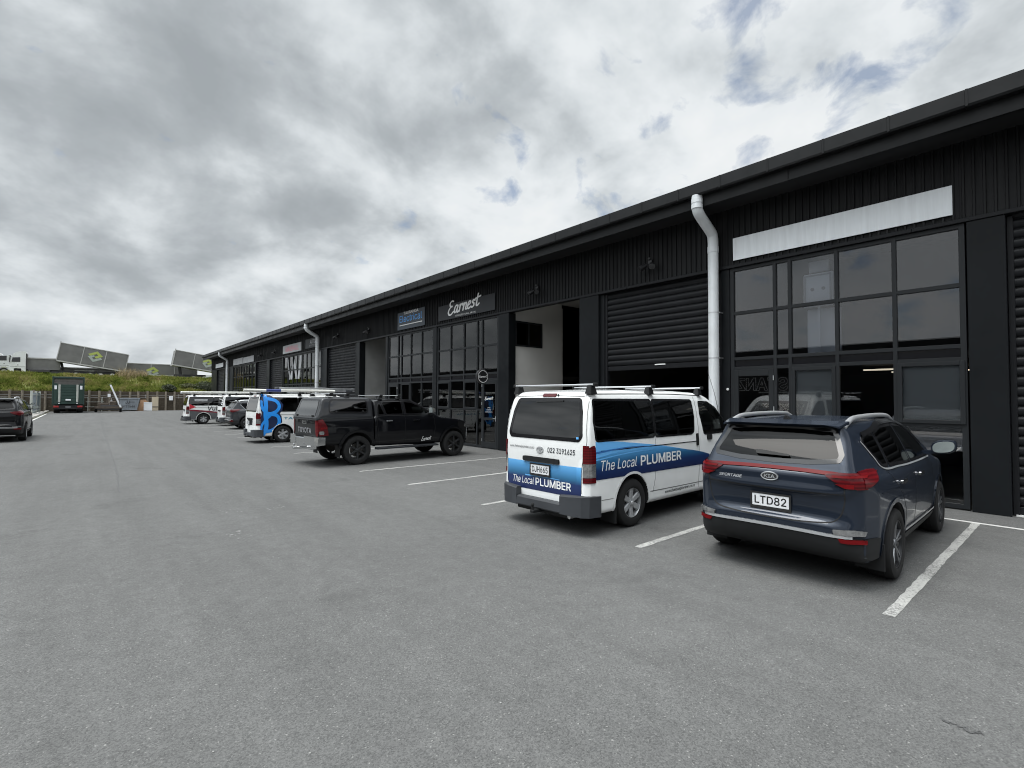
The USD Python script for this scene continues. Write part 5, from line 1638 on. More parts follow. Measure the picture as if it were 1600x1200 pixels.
    # rain shields above the side glass
    line(b, t, 'R', [(x * sx, z * sz) for x, z in [(.66, 1.44), (1.0, 1.478), (1.4, 1.538), (1.9, 1.548), (2.25, 1.52), (2.55, 1.415), (2.85, 1.24)]], .045, 'frit', .014, name='rain_shield')
    # tail lamps, wrapped round the corner, and the strip that joins them
    tl = SB([(.60, 1.105), (.95, 1.105), (.95, .955), (.74, .96), (.58, 1.015), (.48, 1.078)], .012)
    tls = S([(.10, 1.11), (.40, 1.128), (.60, 1.12), (.44, 1.04), (.28, .975), (.08, .965)], .012)
    for s in (1, -1):
        lamp = thing('tail_lamp', parent=t)
        g = affinity.scale(tl, s, 1, origin=(0, 0)).intersection(sbox(-.80 * sw, 0, .80 * sw, 3))
        obj('lens', b.patch('B', g, .010, .04, .02), hatch_light, lamp, smooth=40)
        obj('lens', b.patch('R' if s < 0 else 'L', tls.intersection(sbox(.21 * sx, 0, 9, 3)), .010, .04, .02), hatch_light, lamp, smooth=40)
        if hero:
            obj('glow_bar', b.patch('B', affinity.scale(SB([(.55, 1.075), (.79, 1.083), (.79, 1.062), (.56, 1.055)]), s, 1, origin=(0, 0)), .014, .04, .01), 'lens_bright_red', lamp, smooth=40)
            obj('reverse_lens', b.patch('B', affinity.scale(SB([(.58, 1.00), (.72, 1.005), (.72, .965), (.66, .965)]), s, 1, origin=(0, 0)), .013, .04, .01), 'lens_bright_red', lamp, smooth=40)
    if led:
        both(b, t, 'B', SB([(-.60, 1.072), (-.30, 1.082), (0, 1.085), (.30, 1.082), (.60, 1.072), (.60, 1.106), (.30, 1.116), (0, 1.119), (-.30, 1.116), (-.60, 1.106)]), 'lens_bright_red' if hero else 'lens_red', 'lamp_strip', .009, .016)
    # tailgate seams, plate recess edge, bumper
    line(b, t, 'B', [(y * sw, z * sz) for y, z in [(.66, 1.09), (.655, .95), (.645, .80), (.60, .68), (.48, .625), (0, .605), (-.48, .625), (-.60, .68), (-.645, .80), (-.655, .95), (-.66, 1.09)]], .011)
    line(b, t, 'B', [(y * sw, z * sz) for y, z in [(.645, .905), (.35, .895), (0, .892), (-.35, .895), (-.645, .905)]], .010, 'shut_line')
    both(b, t, 'B', SB([(-.86, .50), (-.6, .515), (0, .52), (.6, .515), (.86, .50), (.84, .30), (.5, .25), (-.5, .25), (-.84, .30)], .02), 'plastic_black', 'lower_bumper', .008, .02)
    both(b, t, 'B', SB([(-.70, .502), (-.3, .515), (0, .518), (.3, .515), (.70, .502), (.70, .528), (.3, .543), (0, .546), (-.3, .543), (-.70, .528)]), 'satin_silver', 'bumper_strip', .016, .02)
    for s in (1, -1):
        for pts, mt, nm in (([(.57, .535), (.78, .53), (.79, .575), (.72, .585), (.56, .578)], 'lens_clear', 'bumper_lamp'), ([(.62, .462), (.79, .455), (.79, .495), (.60, .50)], 'lens_bright_red', 'reflector')):
            both(b, t, 'B', affinity.scale(rnd(SB(pts), .006), s, 1, origin=(0, 0)), mt, nm, .02 if nm == 'bumper_lamp' else .018, .025, .03)
    # sill, arch trim, doors, handles
    for cx in (xr, xf):
        both(b, t, 'R', arch_ring(cx, R_ + .01, .409, .450, .28), 'plastic_black' if not hero else paint_, 'arch_trim', .010, .045)
    both(b, t, 'R', S([(1.30, .24), (3.18, .24), (3.18, .36), (1.30, .38)], .01), 'plastic_black', 'sill_trim', .012, .02)
    line(b, t, 'R', [(1.35 * sx, .42 * sz), (2.2 * sx, .405 * sz), (3.15 * sx, .40 * sz)], .022, 'satin_silver', .014, name='sill_moulding')
    line(b, t, 'R', [(x * sx, z * sz) for x, z in [(1.87, 1.09), (1.87, .7), (1.86, .40)]])
    line(b, t, 'R', [(x * sx, z * sz) for x, z in [(3.02, 1.08), (3.05, .75), (3.02, .40)]])
    line(b, t, 'R', [(x * sx, z * sz) for x, z in [(.84, 1.09), (1.0, .95), (1.22, .80), (1.36, .60), (1.38, .40)]])
    line(b, t, 'R', [(x * sx, z * sz) for x, z in [(.50, .90), (1.2, .915), (2.0, .90), (3.0, .86)]], .010, paint_, .004, name='crease')
    for x in (1.12, 2.05):
        hd = thing('door_handle', parent=t)
        for vw in 'RL':
            g = rnd(S([(x, .925), (x + .21, .925), (x + .21, .965), (x, .965)]), .015)
            obj('grip', b.patch(vw, g, .03, .03, .02), 'chrome' if hero else paint_, hd, smooth=40)
    # door mirrors
    for s in (-1, 1):
        p = b.cast('R' if s < 0 else 'L', [(2.78 * sx, 1.13 * sz)])[0]
        mr = thing('door_mirror', parent=t, loc=p)
        w_ = np.linspace(0, 2 * np.pi, 20, endpoint=False); oval_ = lambda x_, a_, b_: [(x_, s * (.205 + a_ * math.copysign(abs(math.cos(q)) ** .75, math.cos(q))), .085 + b_ * math.copysign(abs(math.sin(q)) ** .75, math.sin(q)) + .02 * math.cos(q)) for q in w_]
        m = MB(); m.hull(oval_(-.03, .118, .078) + oval_(.02, .128, .086) + oval_(.08, .105, .066) + oval_(.115, .06, .035)); m.hull([(x_, s * y_, z_) for x_ in (0, .06) for y_, z_ in ((-.02, -.02), (-.02, .03), (.14, .0), (.14, .04))])
        m.put('casing', paint_ if hero else 'plastic_black', mr, smooth=50)
        g = MB(); g.hull(oval_(-.037, .104, .066) + oval_(-.031, .106, .068)); g.put('mirror_glass', 'mirror_glass', mr, smooth=False)
    # roof rails, aerial, wiper, spoiler
    if rail:
        for s in (-1, 1):
            xs_ = np.linspace(.42, 2.55, 24) * sx
            top = b.cast('T', np.c_[xs_, np.full(24, s * .572 * sw)])
            lift = -.012 + .058 * np.clip(np.sin(np.pi * np.linspace(0, 1, 24)) * 2.2, 0, 1) ** .8
            m = MB(); m.tube(top + np.c_[np.zeros(24), np.zeros(24), lift], .026, 10); m.put('roof_rail', 'satin_silver', t, smooth=50)
    p = b.cast('T', [(.62 * sx, 0)])[0]
    MB().hull([(p[0] + a, c, p[2] + z) for a, c, z in ((-.07, 0, .05), (-.08, .01, .04), (-.08, -.01, .04), (.09, .03, -.01), (.09, -.03, -.01), (-.08, .03, -.01), (-.08, -.03, -.01))]).put('aerial', 'plastic_black', t)
    sp_ = MB(); w_ = .60 * sw
    sp_.hull([(x_ * sx, s * y_ * sw, z_ * sz) for s in (-1, 1) for x_, y_, z_ in ((.235, .46, 1.548), (.25, .46, 1.53), (.52, .60, 1.580), (.52, .60, 1.55), (.29, .575, 1.515), (.285, .57, 1.535))]); sp_.put('spoiler', paint_, t, smooth=30)
    both(b, t, 'B', SB([(-.16, 1.205), (.16, 1.212), (.18, 1.25), (.10, 1.25), (-.16, 1.222)], .006), 'plastic_black', 'rear_wiper', .03, .02)
    wheels(t, xr, xf, .915 * sw, R_, .235, .232 if hero else .225, 'rim_dark' if hero else 'rim_silver', spokes=5, style='twin', face='rim_grey' if hero else 'rim_silver')
    for s in (-1, 1):
        MB().box((xr - .42), (xr - .405), s * .63 * sw, s * .88 * sw, .16, .42, .004).put('mud_flap', 'plastic_black', t)
    for s in (-1, 1):
        both(b, t, 'F', affinity.scale(SB([(.45, .80), (.80, .86), (.84, .93), (.55, .90)], .02), s, 1, origin=(0, 0)), 'lens_clear', 'headlamp', .008, .02)
    both(b, t, 'F', SB([(-.42, .62), (.42, .62), (.38, .82), (-.38, .82)], .03), 'plastic_black', 'grille', .006, .02)
    if plate:
        pz = .755 * sz
        p = b.cast('B', [(0.0, pz)])[0]
        number_plate(t, p[0] - .016, 0.0, pz, plate)
    return t, b


suv, sb = build_suv('sport_utility_car', 'dark blue grey sport utility car parked by the near window wall', (5.30, 2.18, 0), 1.7, 'paint_navy', hero=True, plate='LTD82', res=.02)
oval = affinity.scale(Point(0, 0).buffer(1, quad_segs=12), .085, .044, origin=(0, 0))
emb = thing('emblem', parent=suv)
both(sb, emb, 'B', affinity.translate(oval, 0, 1.01), 'plate_black', 'field', .012, .016, .03)
both(sb, emb, 'B', affinity.translate(oval.difference(affinity.scale(oval, .86, .80, origin=(0, 0))), 0, 1.01), 'rim_silver', 'oval_ring', .016, .016, .03)
v, f, w = fit_text('KIA', .105, .036, 0, True)
obj('lettering', sb.letters('B', v, f, (.0525, .992), .0155), 'rim_silver', emb, smooth=False)
v, f, w = fit_text('SPORTAGE', .25, .030, .15, True)
obj('lettering', sb.letters('B', v, f, (.53, .962), .006), 'rim_silver', suv, smooth=False)
# ---------------------------------------------------------------- vans
def build_van(name, label, loc, rot, paint_, group, res=.025, bars=(.32, 1.70, 3.20), wheel_style='star', glass_side='van_glass', plate=None, plain=False):
    L, W, H = 4.70, 1.695, 1.97
    side = op([(.20, .27), (.12, .34), (.092, .55), (.09, .80), (.095, 1.05), (.12, 1.25), (.175, 1.55), (.235, 1.78), (.30, 1.875), (.45, 1.915), (1.2, 1.945), (2.4, 1.955), (3.05, 1.935), (3.40, 1.86), (3.75, 1.64), (4.15, 1.30), (4.42, 1.08), (4.58, .92), (4.67, .72), (4.68, .45), (4.60, .28), (4.2, .25), (.6, .26)])
    sec = mirror_sec([(0, .22), (.78, .23), (.825, .32), (.842, .55), (.8475, .85), (.842, 1.10), (.822, 1.35), (.785, 1.62), (.752, 1.78), (.715, 1.852), (.64, 1.905), (.4, 1.94), (0, 1.955)])
    plan = mirror_plan([(.075, 0), (.078, .45), (.085, .66), (.11, .76), (.17, .815), (.32, .845), (.7, .8495), (3.9, .8495), (4.2, .82), (4.45, .72), (4.6, .52), (4.68, .25), (4.685, 0)])
    def fn(xs, ys, zs):
        f = smax(poly_sd(side, xs, zs)[:, None, :], poly_sd(plan, xs, ys)[:, :, None], .05)
        return smax(f, poly_sd(sec, ys, zs)[None], .045)
    xr, xf, R_ = 1.083, 3.653, .336
    b = Body(L, W, H, res, fn, [(xr, R_, .395, .52), (xf, R_, .395, .50)])
    t = thing(name, label, 'van', loc, rot, group)
    S = lambda pts, r=0: (lambda g: rnd(g, r) if r else g)(Polygon(pts))
    w1 = S([(.28, 1.79), (1.655, 1.79), (1.655, 1.23), (.27, 1.235), (.24, 1.5)], .045)
    w2 = S([(1.675, 1.79), (2.87, 1.785), (2.88, 1.5), (2.84, 1.26), (2.75, 1.225), (1.675, 1.23)], .045)
    fw = S([(3.10, 1.76), (3.42, 1.75), (3.66, 1.655), (4.22, 1.22), (3.24, 1.20), (3.17, 1.22), (3.08, 1.55)], .03)
    rg = S([(-.60, 1.79), (.60, 1.79), (.655, 1.62), (.70, 1.30), (.66, 1.24), (-.66, 1.24), (-.70, 1.30), (-.655, 1.62)], .05)
    ws = S([(-.68, 1.12), (.68, 1.12), (.60, 1.74), (-.60, 1.74)], .06)
    shell(b, t, paint_, [(v, g) for v in 'RL' for g in (w1, w2, fw)] + [('B', rg), ('F', ws)])
    for g, m_ in ((w1, glass_side), (w2, glass_side), (fw, 'cab_glass')):
        pane(b, t, 'R', g, m_, .02)
    pane(b, t, 'B', rg, glass_side, .035, name='rear_window')
    pane(b, t, 'F', ws, 'cab_glass', .04, name='windscreen')
    seats(t, [(3.05, (-.38, .38), .62)], .78)
    # seams, sliding rail, gutter
    line(b, t, 'R', [(1.665, 1.84), (1.665, 1.2), (1.665, .70), (1.60, .42)])
    line(b, t, 'R', [(2.98, 1.84), (2.99, 1.3), (2.99, .8), (2.98, .34)])
    line(b, t, 'R', [(.36, 1.105), (1.0, 1.105), (2.95, 1.10)], .014, 'shut_line', .003, name='slide_rail')
    line(b, t, 'R', [(.38, .46), (.72, .45)]); line(b, t, 'R', [(1.45, .44), (2.2, .43), (3.2, .42)], .009)
    line(b, t, 'R', [(.32, 1.858), (1.2, 1.868), (2.4, 1.872), (3.25, 1.855)], .012, 'shut_line', .003, name='roof_gutter')
    line(b, t, 'B', [(.735, 1.80), (.765, 1.4), (.775, 1.2), (.72, .9), (.715, .56)]); line(b, t, 'B', [(-.735, 1.80), (-.765, 1.4), (-.775, 1.2), (-.72, .9), (-.715, .56)])
    line(b, t, 'B', [(-.73, 1.825), (0, 1.838), (.73, 1.825)], .007)
    for cx, r_ in ((xr, .395), (xf, .395)):
        both(b, t, 'R', arch_ring(cx, R_, .409, .440, .28), paint_, 'arch_lip', .008, .045)
    # tail lamps
    for s in (1, -1):
        lamp = thing('tail_lamp', parent=t)
        def seg(z0, z1, m_, nm):
            obj(nm, b.patch('B', affinity.scale(sbox(.735, z0, .80, z1), s, 1, origin=(0, 0)), .010, .04, .03), m_, lamp, smooth=40)
            obj(nm, b.patch('R' if s < 0 else 'L', sbox(.135, z0, .255, z1) if z1 < 1.1 else Polygon([(.135, z0), (.255, z0), (.255, z1 - .03), (.235, z1), (.19, z1 - .005), (.15, z1 - .03), (.135, z1 - .05)]), .010, .04, .03), m_, lamp, smooth=40)
        seg(.95, 1.185, 'lens_red', 'brake_lens'); seg(.862, .948, 'lens_clear', 'indicator_lens'); seg(.772, .860, 'lens_clear', 'reverse_lens'); seg(.70, .770, 'lens_red', 'reflector')
    both(b, t, 'B', rnd(sbox(-.13, 1.822, .13, 1.862), .012), 'lens_red', 'high_brake_lamp', .012, .02)
    both(b, t, 'B', Point(-.17, 1.84).buffer(.012), 'plastic_black', 'nozzle', .015, .01)
    # bumper with its lowered step
    for s in (-1, 1):
        bm = MB()
        bm.hull([(x_, s * y_, z_) for x_, y_, z_ in ((.005, .42, .27), (.0, .42, .50), (.01, .60, .27), (.005, .60, .515), (.06, .74, .26), (.055, .745, .52), (.14, .815, .255), (.14, .822, .525), (.32, .858, .255), (.32, .862, .52), (.36, .84, .255), (.36, .84, .52), (.2, .42, .27), (.2, .42, .50), (.025, .42, .525), (.05, .70, .535), (.16, .80, .54))])
        bm.put('bumper_corner', 'plastic_grey', t, smooth=25)
    MB().hull([(x_, y_, z_) for y_ in (-.4195, .4195) for x_, z_ in ((.0, .29), (.01, .385), (.035, .405), (.20, .405), (.2, .27), (.02, .27))]).put('bumper_step', 'plastic_grey', t, smooth=25)
    tb = MB(); tb.box(.02, .6, -.04, .04, .27, .33, .01).box(-.10, .12, -.035, .035, .225, .27, .008).cyl((-.08, 0, .25), (-.08, 0, .31), .018, 8).box(.1, .2, -.5, .5, .2, .26, .01); tb.lathe([(0, .365), (.018, .36), (.026, .34), (.018, .318), (.012, .31)], (-.08, 0, 0), 2, 10)
    tb.put('tow_bar', 'plastic_black', t)
    MB().cyl((.05, -.55, .245), (.5, -.55, .25), .028, 10).put('exhaust_pipe', 'satin_silver', t)
    # handles
    gp = thing('tailgate_handle', parent=t)
    obj('garnish', b.patch('B', rnd(sbox(-.34, .905, .36, .972), .02), .030, .05, .035), 'plastic_black', gp, smooth=40)
    for x, z, wv, hv in ((2.935, 1.13, .035, .10), (3.36, 1.15, .085, .045)):
        both(b, t, 'R', rnd(sbox(x - wv, z - hv, x + wv, z + hv), .025), 'plastic_black', 'door_handle', .014, .02)
    for s in (-1, 1):
        MB().box(xr - .40, xr - .385, s * .56, s * .835, .10, .38, .004).put('mud_flap', 'plastic_black', t)
        p = b.cast('R' if s < 0 else 'L', [(4.02, 1.25)])[0]
        mr = thing('door_mirror', parent=t, loc=p)
        MB().hull([(x_, s * y_, z_) for x_ in (.0, .09) for y_, z_ in ((.09, .0), (.24, .02), (.24, .22), (.09, .24))]).hull([(x_, s * y_, z_) for x_ in (.02, .06) for y_, z_ in ((-.03, .05), (.1, .08), (-.03, .10), (.1, .14))]).put('casing', 'plastic_black', mr, smooth=40)
        MB().box(-.006, -.001, s * .105, s * .225, .025, .215, .002).put('mirror_glass', 'mirror_glass', mr)
        both(b, t, 'F', affinity.scale(S([(.52, .78), (.80, .86), (.80, 1.0), (.60, .97)], .02), s, 1, origin=(0, 0)), 'lens_clear', 'headlamp', .008, .02)
    both(b, t, 'F', rnd(sbox(-.45, .72, .45, .92), .03), 'plastic_black', 'grille', .006, .02)
    both(b, t, 'B', rnd(Polygon([(-.30, 1.752), (.22, 1.742), (.24, 1.755), (-.20, 1.775), (-.30, 1.775)]), .004), 'plastic_black', 'rear_wiper', .014, .012)
    for x in bars:
        roof_bar(t, x, .70, 1.862, 1.985)
    wheels(t, xr, xf, .838, R_, .20, .205, 'rim_silver', spokes=6, style='wide', face='rim_silver')
    if plate:
        number_plate(t, b.cast('B', [(0.02, .80)])[0][0] - .014, .02, .80, plate)
    else:
        pass
    return t, b


pv, pb = build_van('work_van', 'white plumber work van with blue stripes and three roof bars', (4.79, 5.05, 0), 1.5, 'paint_white', 'white work vans parked nose in', res=.02, plate='DJH665')


def upper(pts, low, k=10):
    return Polygon(np.vstack([cr_open(np.array(pts, float), k), np.array(low, float)])).buffer(0)


# side stripes: sky-blue sweep above, graded blue band below with a thin lighter line
both(pb, pv, 'R', upper([(.262, 1.232), (.7, 1.215), (1.21, 1.165), (1.68, 1.115), (2.2, 1.045), (2.6, .985)], [(2.2, .98), (1.2, 1.0), (.262, 1.02)]), 'wrap_sky', 'sky_stripe', .0022, .004, mirror=False)
both(pb, pv, 'R', upper([(.262, 1.02), (.6, 1.06), (1.0, 1.095), (1.5, 1.098), (2.0, 1.06), (2.5, 1.0), (2.98, .935), (3.35, .86)], [(3.35, .705), (2.6, .712), (1.66, .722), (.9, .728), (.262, .734)]), 'wrap_blue_side', 'blue_stripe', .0030, .004, mirror=False)
both(pb, pv, 'R', upper([(.262, 1.10), (.6, 1.118), (1.1, 1.128), (1.7, 1.10)], [(1.1, 1.118), (.6, 1.10), (.262, 1.075)]), 'wrap_mid', 'thin_stripe', .0036, .003, mirror=False)
both(pb, pv, 'R', upper([(.262, 1.00), (.7, 1.035), (1.2, 1.055), (1.66, 1.05)], [(1.2, 1.045), (.7, 1.022), (.262, .985)]), 'wrap_sky', 'thin_stripe', .0038, .003, mirror=False)
both(pb, pv, 'B', Polygon([(-.713, .90), (-.3, .895), (.3, .895), (.713, .90), (.705, .50), (-.705, .50)]), 'wrap_blue', 'blue_stripe', .0026, .004)
both(pb, pv, 'B', upper([(.33, .705), (.0, .712), (-.34, .70)], [(-.34, .692), (0, .698), (.33, .688)]), 'wrap_sky', 'thin_stripe', .0036, .003)
v, f, w = fit_text('The Local', .86, .135, .22); obj('lettering', pb.letters('R', v, f, (.33, .845), .0048), 'white_print', pv, smooth=False)
v, f, w = fit_text('PLUMBER', 1.13, .135, .0, True); obj('lettering', pb.letters('R', v, f, (1.27, .845), .0048), 'white_print', pv, smooth=False)
v, f, w = fit_text('The Local', .46, .10, .18); obj('lettering', pb.letters('B', v, f, (.60, .575), .0048), 'white_print', pv, smooth=False)
v, f, w = fit_text('PLUMBER', .66, .10, .0, True); obj('lettering', pb.letters('B', v, f, (.115, .575), .0048), 'white_print', pv, smooth=False)
v, f, w = fit_text('www.thelocalplumber.co.nz', .52, .034, .1, False); obj('lettering', pb.letters('B', v, f, (.67, 1.082), .004), 'print_dark', pv, smooth=False)
v, f, w = fit_text('022 3191625', .50, .066, 0, True); obj('lettering', pb.letters('B', v, f, (-.11, 1.052), .004), 'print_dark', pv, smooth=False)
v, f, w = fit_text('www.thelocalplumber.co.nz', .93, .042, .12, True); obj('lettering', pb.letters('R', v, f, (1.93, .365), .003), 'print_dark', pv, smooth=False)
# round badge: three ovals in one
o1 = affinity.scale(Point(0, 0).buffer(1, quad_segs=14), .068, .046, origin=(0, 0)); o2 = affinity.scale(Point(0, 0).buffer(1, quad_segs=14), .022, .044, origin=(0, 0)); o3 = affinity.translate(affinity.scale(Point(0, 0).buffer(1, quad_segs=14), .046, .018, origin=(0, 0)), 0, .022)
thin = lambda g, w: g.difference(g.buffer(-w))
badge = affinity.translate(shapely.union_all([thin(o1, .011), thin(o2, .009), thin(o3, .009)]), .035, 1.075)
both(pb, pv, 'B', badge, 'satin_silver', 'badge', .010, .012, .02)
both(pb, pv, 'B', sbox(-.655, 1.262, -.615, 1.29), 'wrap_sky', 'window_sticker', .009, .003)
# whip aerial at the front pillar
MB().tube([(4.0, -.72, 1.45), (3.75, -.74, 1.9), (3.45, -.76, 2.3)], [.006, .004, .003], 6).put('aerial', 'plastic_black', pv)

# the van with the big blue letter
bv, bb = build_van('work_van', 'white work van with a big bright blue letter across its rear corner', (4.92, 21.83, 0), 1.5, 'paint_white', 'white work vans parked nose in', bars=(.30, 1.75, 3.2))
blob = Polygon([(.24, 1.80), (.42, 1.87), (.62, 1.86), (.75, 1.72), (.95, 1.66), (1.06, 1.50), (1.02, 1.28), (.92, 1.16), (1.0, 1.02), (1.02, .82), (.92, .60), (.75, .46), (.52, .42), (.36, .38), (.26, .50), (.262, .9), (.30, 1.2), (.24, 1.5)])
blob = blob.buffer(.05).buffer(-.03)
both(bb, bv, 'R', blob, 'wrap_navy', 'navy_patch', .006, .008, mirror=False)
rib = shapely.union_all([strokes([(.15, [(.30, 1.88), (.40, 1.86), (.44, 1.5), (.42, 1.1), (.46, .8), (.44, .56), (.36, .36)])], .1),
                         strokes([(.12, [(.52, 1.74), (.80, 1.66), (.93, 1.46), (.84, 1.26), (.62, 1.16), (.42, 1.22), (.28, 1.45), (.26, 1.62)])], .1),
                         strokes([(.13, [(.50, 1.13), (.80, 1.10), (.93, .92), (.88, .68), (.66, .50), (.42, .46)]), (.09, [(.62, 1.10), (.44, .92), (.30, .72), (.26, .52)])], .1)])
both(bb, bv, 'R', rib.intersection(sbox(.24, .3, 1.3, 1.9)), 'wrap_bright_blue', 'blue_letter', .0085, .004, mirror=False, e=.05)
v, f, w = fit_text('TAURANGA', 1.5, .085, 0, True); obj('lettering', bb.letters('R', v, f, (1.10, .92), .003), 'print_teal', bv, smooth=False)
both(bb, bv, 'B', sbox(-.3, .70, .3, .9), 'plastic_black', 'plate_recess', .004, .006)
MB().box(.055, .066, .0, .34, .72, .86, .002).put('number_plate', 'pale_sign', bv)
# load on its roof: pipes, folded ladder, box
mat('pipe_cream', (0.62, 0.62, 0.58), 0.5)
mat('wrap_dark_blue', (0.02, 0.035, 0.16), 0.4)
cp = thing('conduit_tube', 'cream pipe carrier tube with dark blue sleeve on a van roof', 'tube', (5.0, 21.35, 2.02))
MB().cyl((-.35, 0, .05), (.45, 0, .05), .055, 14).put('tube', 'pipe_cream', cp)
MB().cyl((.45, 0, .05), (1.0, 0, .05), .06, 14).put('sleeve', 'wrap_dark_blue', cp)
MB().cyl((1.0, 0, .05), (3.2, 0, .05), .055, 14).put('tube', 'pipe_cream', cp)
la = thing('ladder', 'grey aluminium ladder lying on the roof bars of the van with the blue letter', 'ladder', (5.9, 21.75, 2.02), rotz=1.5)
for y_ in (-.2, .2):
    for z_ in (.03, .12):
        MB().box(.1, 3.3, y_ - .015, y_ + .015, z_, z_ + .07, .004).put('rail', 'aluminium', la)
for k in range(10):
    MB().cyl((.3 + k * .3, -.2, .06), (.3 + k * .3, .2, .06), .016, 8).put('rung', 'aluminium', la)
MB().box(.0, .5, -.15, .15, .0, .2, .03).put('strap_bundle', 'plastic_grey', la); MB().box(2.9, 3.2, -.25, .1, .0, .12, .02).put('strap_bundle', 'plastic_grey', la)

# farther vans
v2, b2_ = build_van('work_van', 'plain white work van partly hidden behind a charcoal car', (6.4, 36.0, 0), 0, 'paint_white', 'white work vans parked nose in', res=.035, bars=(.5, 2.0))
for k in range(4):
    both(b2_, v2, 'B', sbox(-.62, 1.30 + k * .13, -.35, 1.38 + k * .13), 'white_board', 'window_print', .012, .003)
fl = MB(); fl.hull([(.9 + a, -.55 + b_, z_) for a in (-.06, .06) for b_ in (-.06, .06) for z_ in (1.9, 2.0)] + [(.92, -.55, 2.08)]); fl.put('roof_vent', 'plastic_black', v2)
v3, b3_ = build_van('work_van', 'white and grey work van with red flash, farthest along the building', (4.95, 39.40, 0), 0, 'paint_white', 'white work vans parked nose in', res=.03, bars=(.55, 2.2))
both(b3_, v3, 'R', Polygon([(.27, .92), (1.0, .86), (1.9, .72), (3.0, .60), (4.4, .55), (4.4, .30), (3.95, .33), (1.5, .33), (1.43, .5), (1.3, .66), (1.08, .72), (.86, .66), (.72, .45), (.70, .3), (.30, .32)]), 'wrap_grey', 'grey_lower_wrap', .006, .008, mirror=False)
both(b3_, v3, 'R', Polygon([(.265, 1.34), (.66, 1.13), (.265, .98)]), 'wrap_red', 'red_flash', .006, .008, mirror=False)
both(b3_, v3, 'R', Polygon([(.265, .97), (1.2, .90), (2.4, .74), (4.2, .60), (4.2, .54), (2.4, .64), (1.2, .80), (.265, .88)]), 'wrap_maroon', 'maroon_stripe', .008, .008, mirror=False)
v, f, w = fit_text('Vul', .62, .26, .12, True); obj('lettering', b3_.letters('R', v, f, (1.28, .90), .006), 'print_dark', v3, smooth=False)
for k in range(2):
    both(b3_, v3, 'R', sbox(.55, 1.52 + k * .07, 1.3, 1.57 + k * .07), 'pale_sign', 'window_lettering', .012, .003, mirror=False)
tb_ = thing('conduit_tube', 'long pale pipe carrier tube on the roof bars of the farthest van', 'tube', (4.9, 38.9, 2.04))
MB().cyl((-.1, 0, .06), (4.4, 0, .06), .075, 14).put('tube', 'pipe_cream', tb_)
MB().cyl((-.13, 0, .06), (-.08, 0, .06), .08, 14).put('end_cap', 'white_board', tb_)


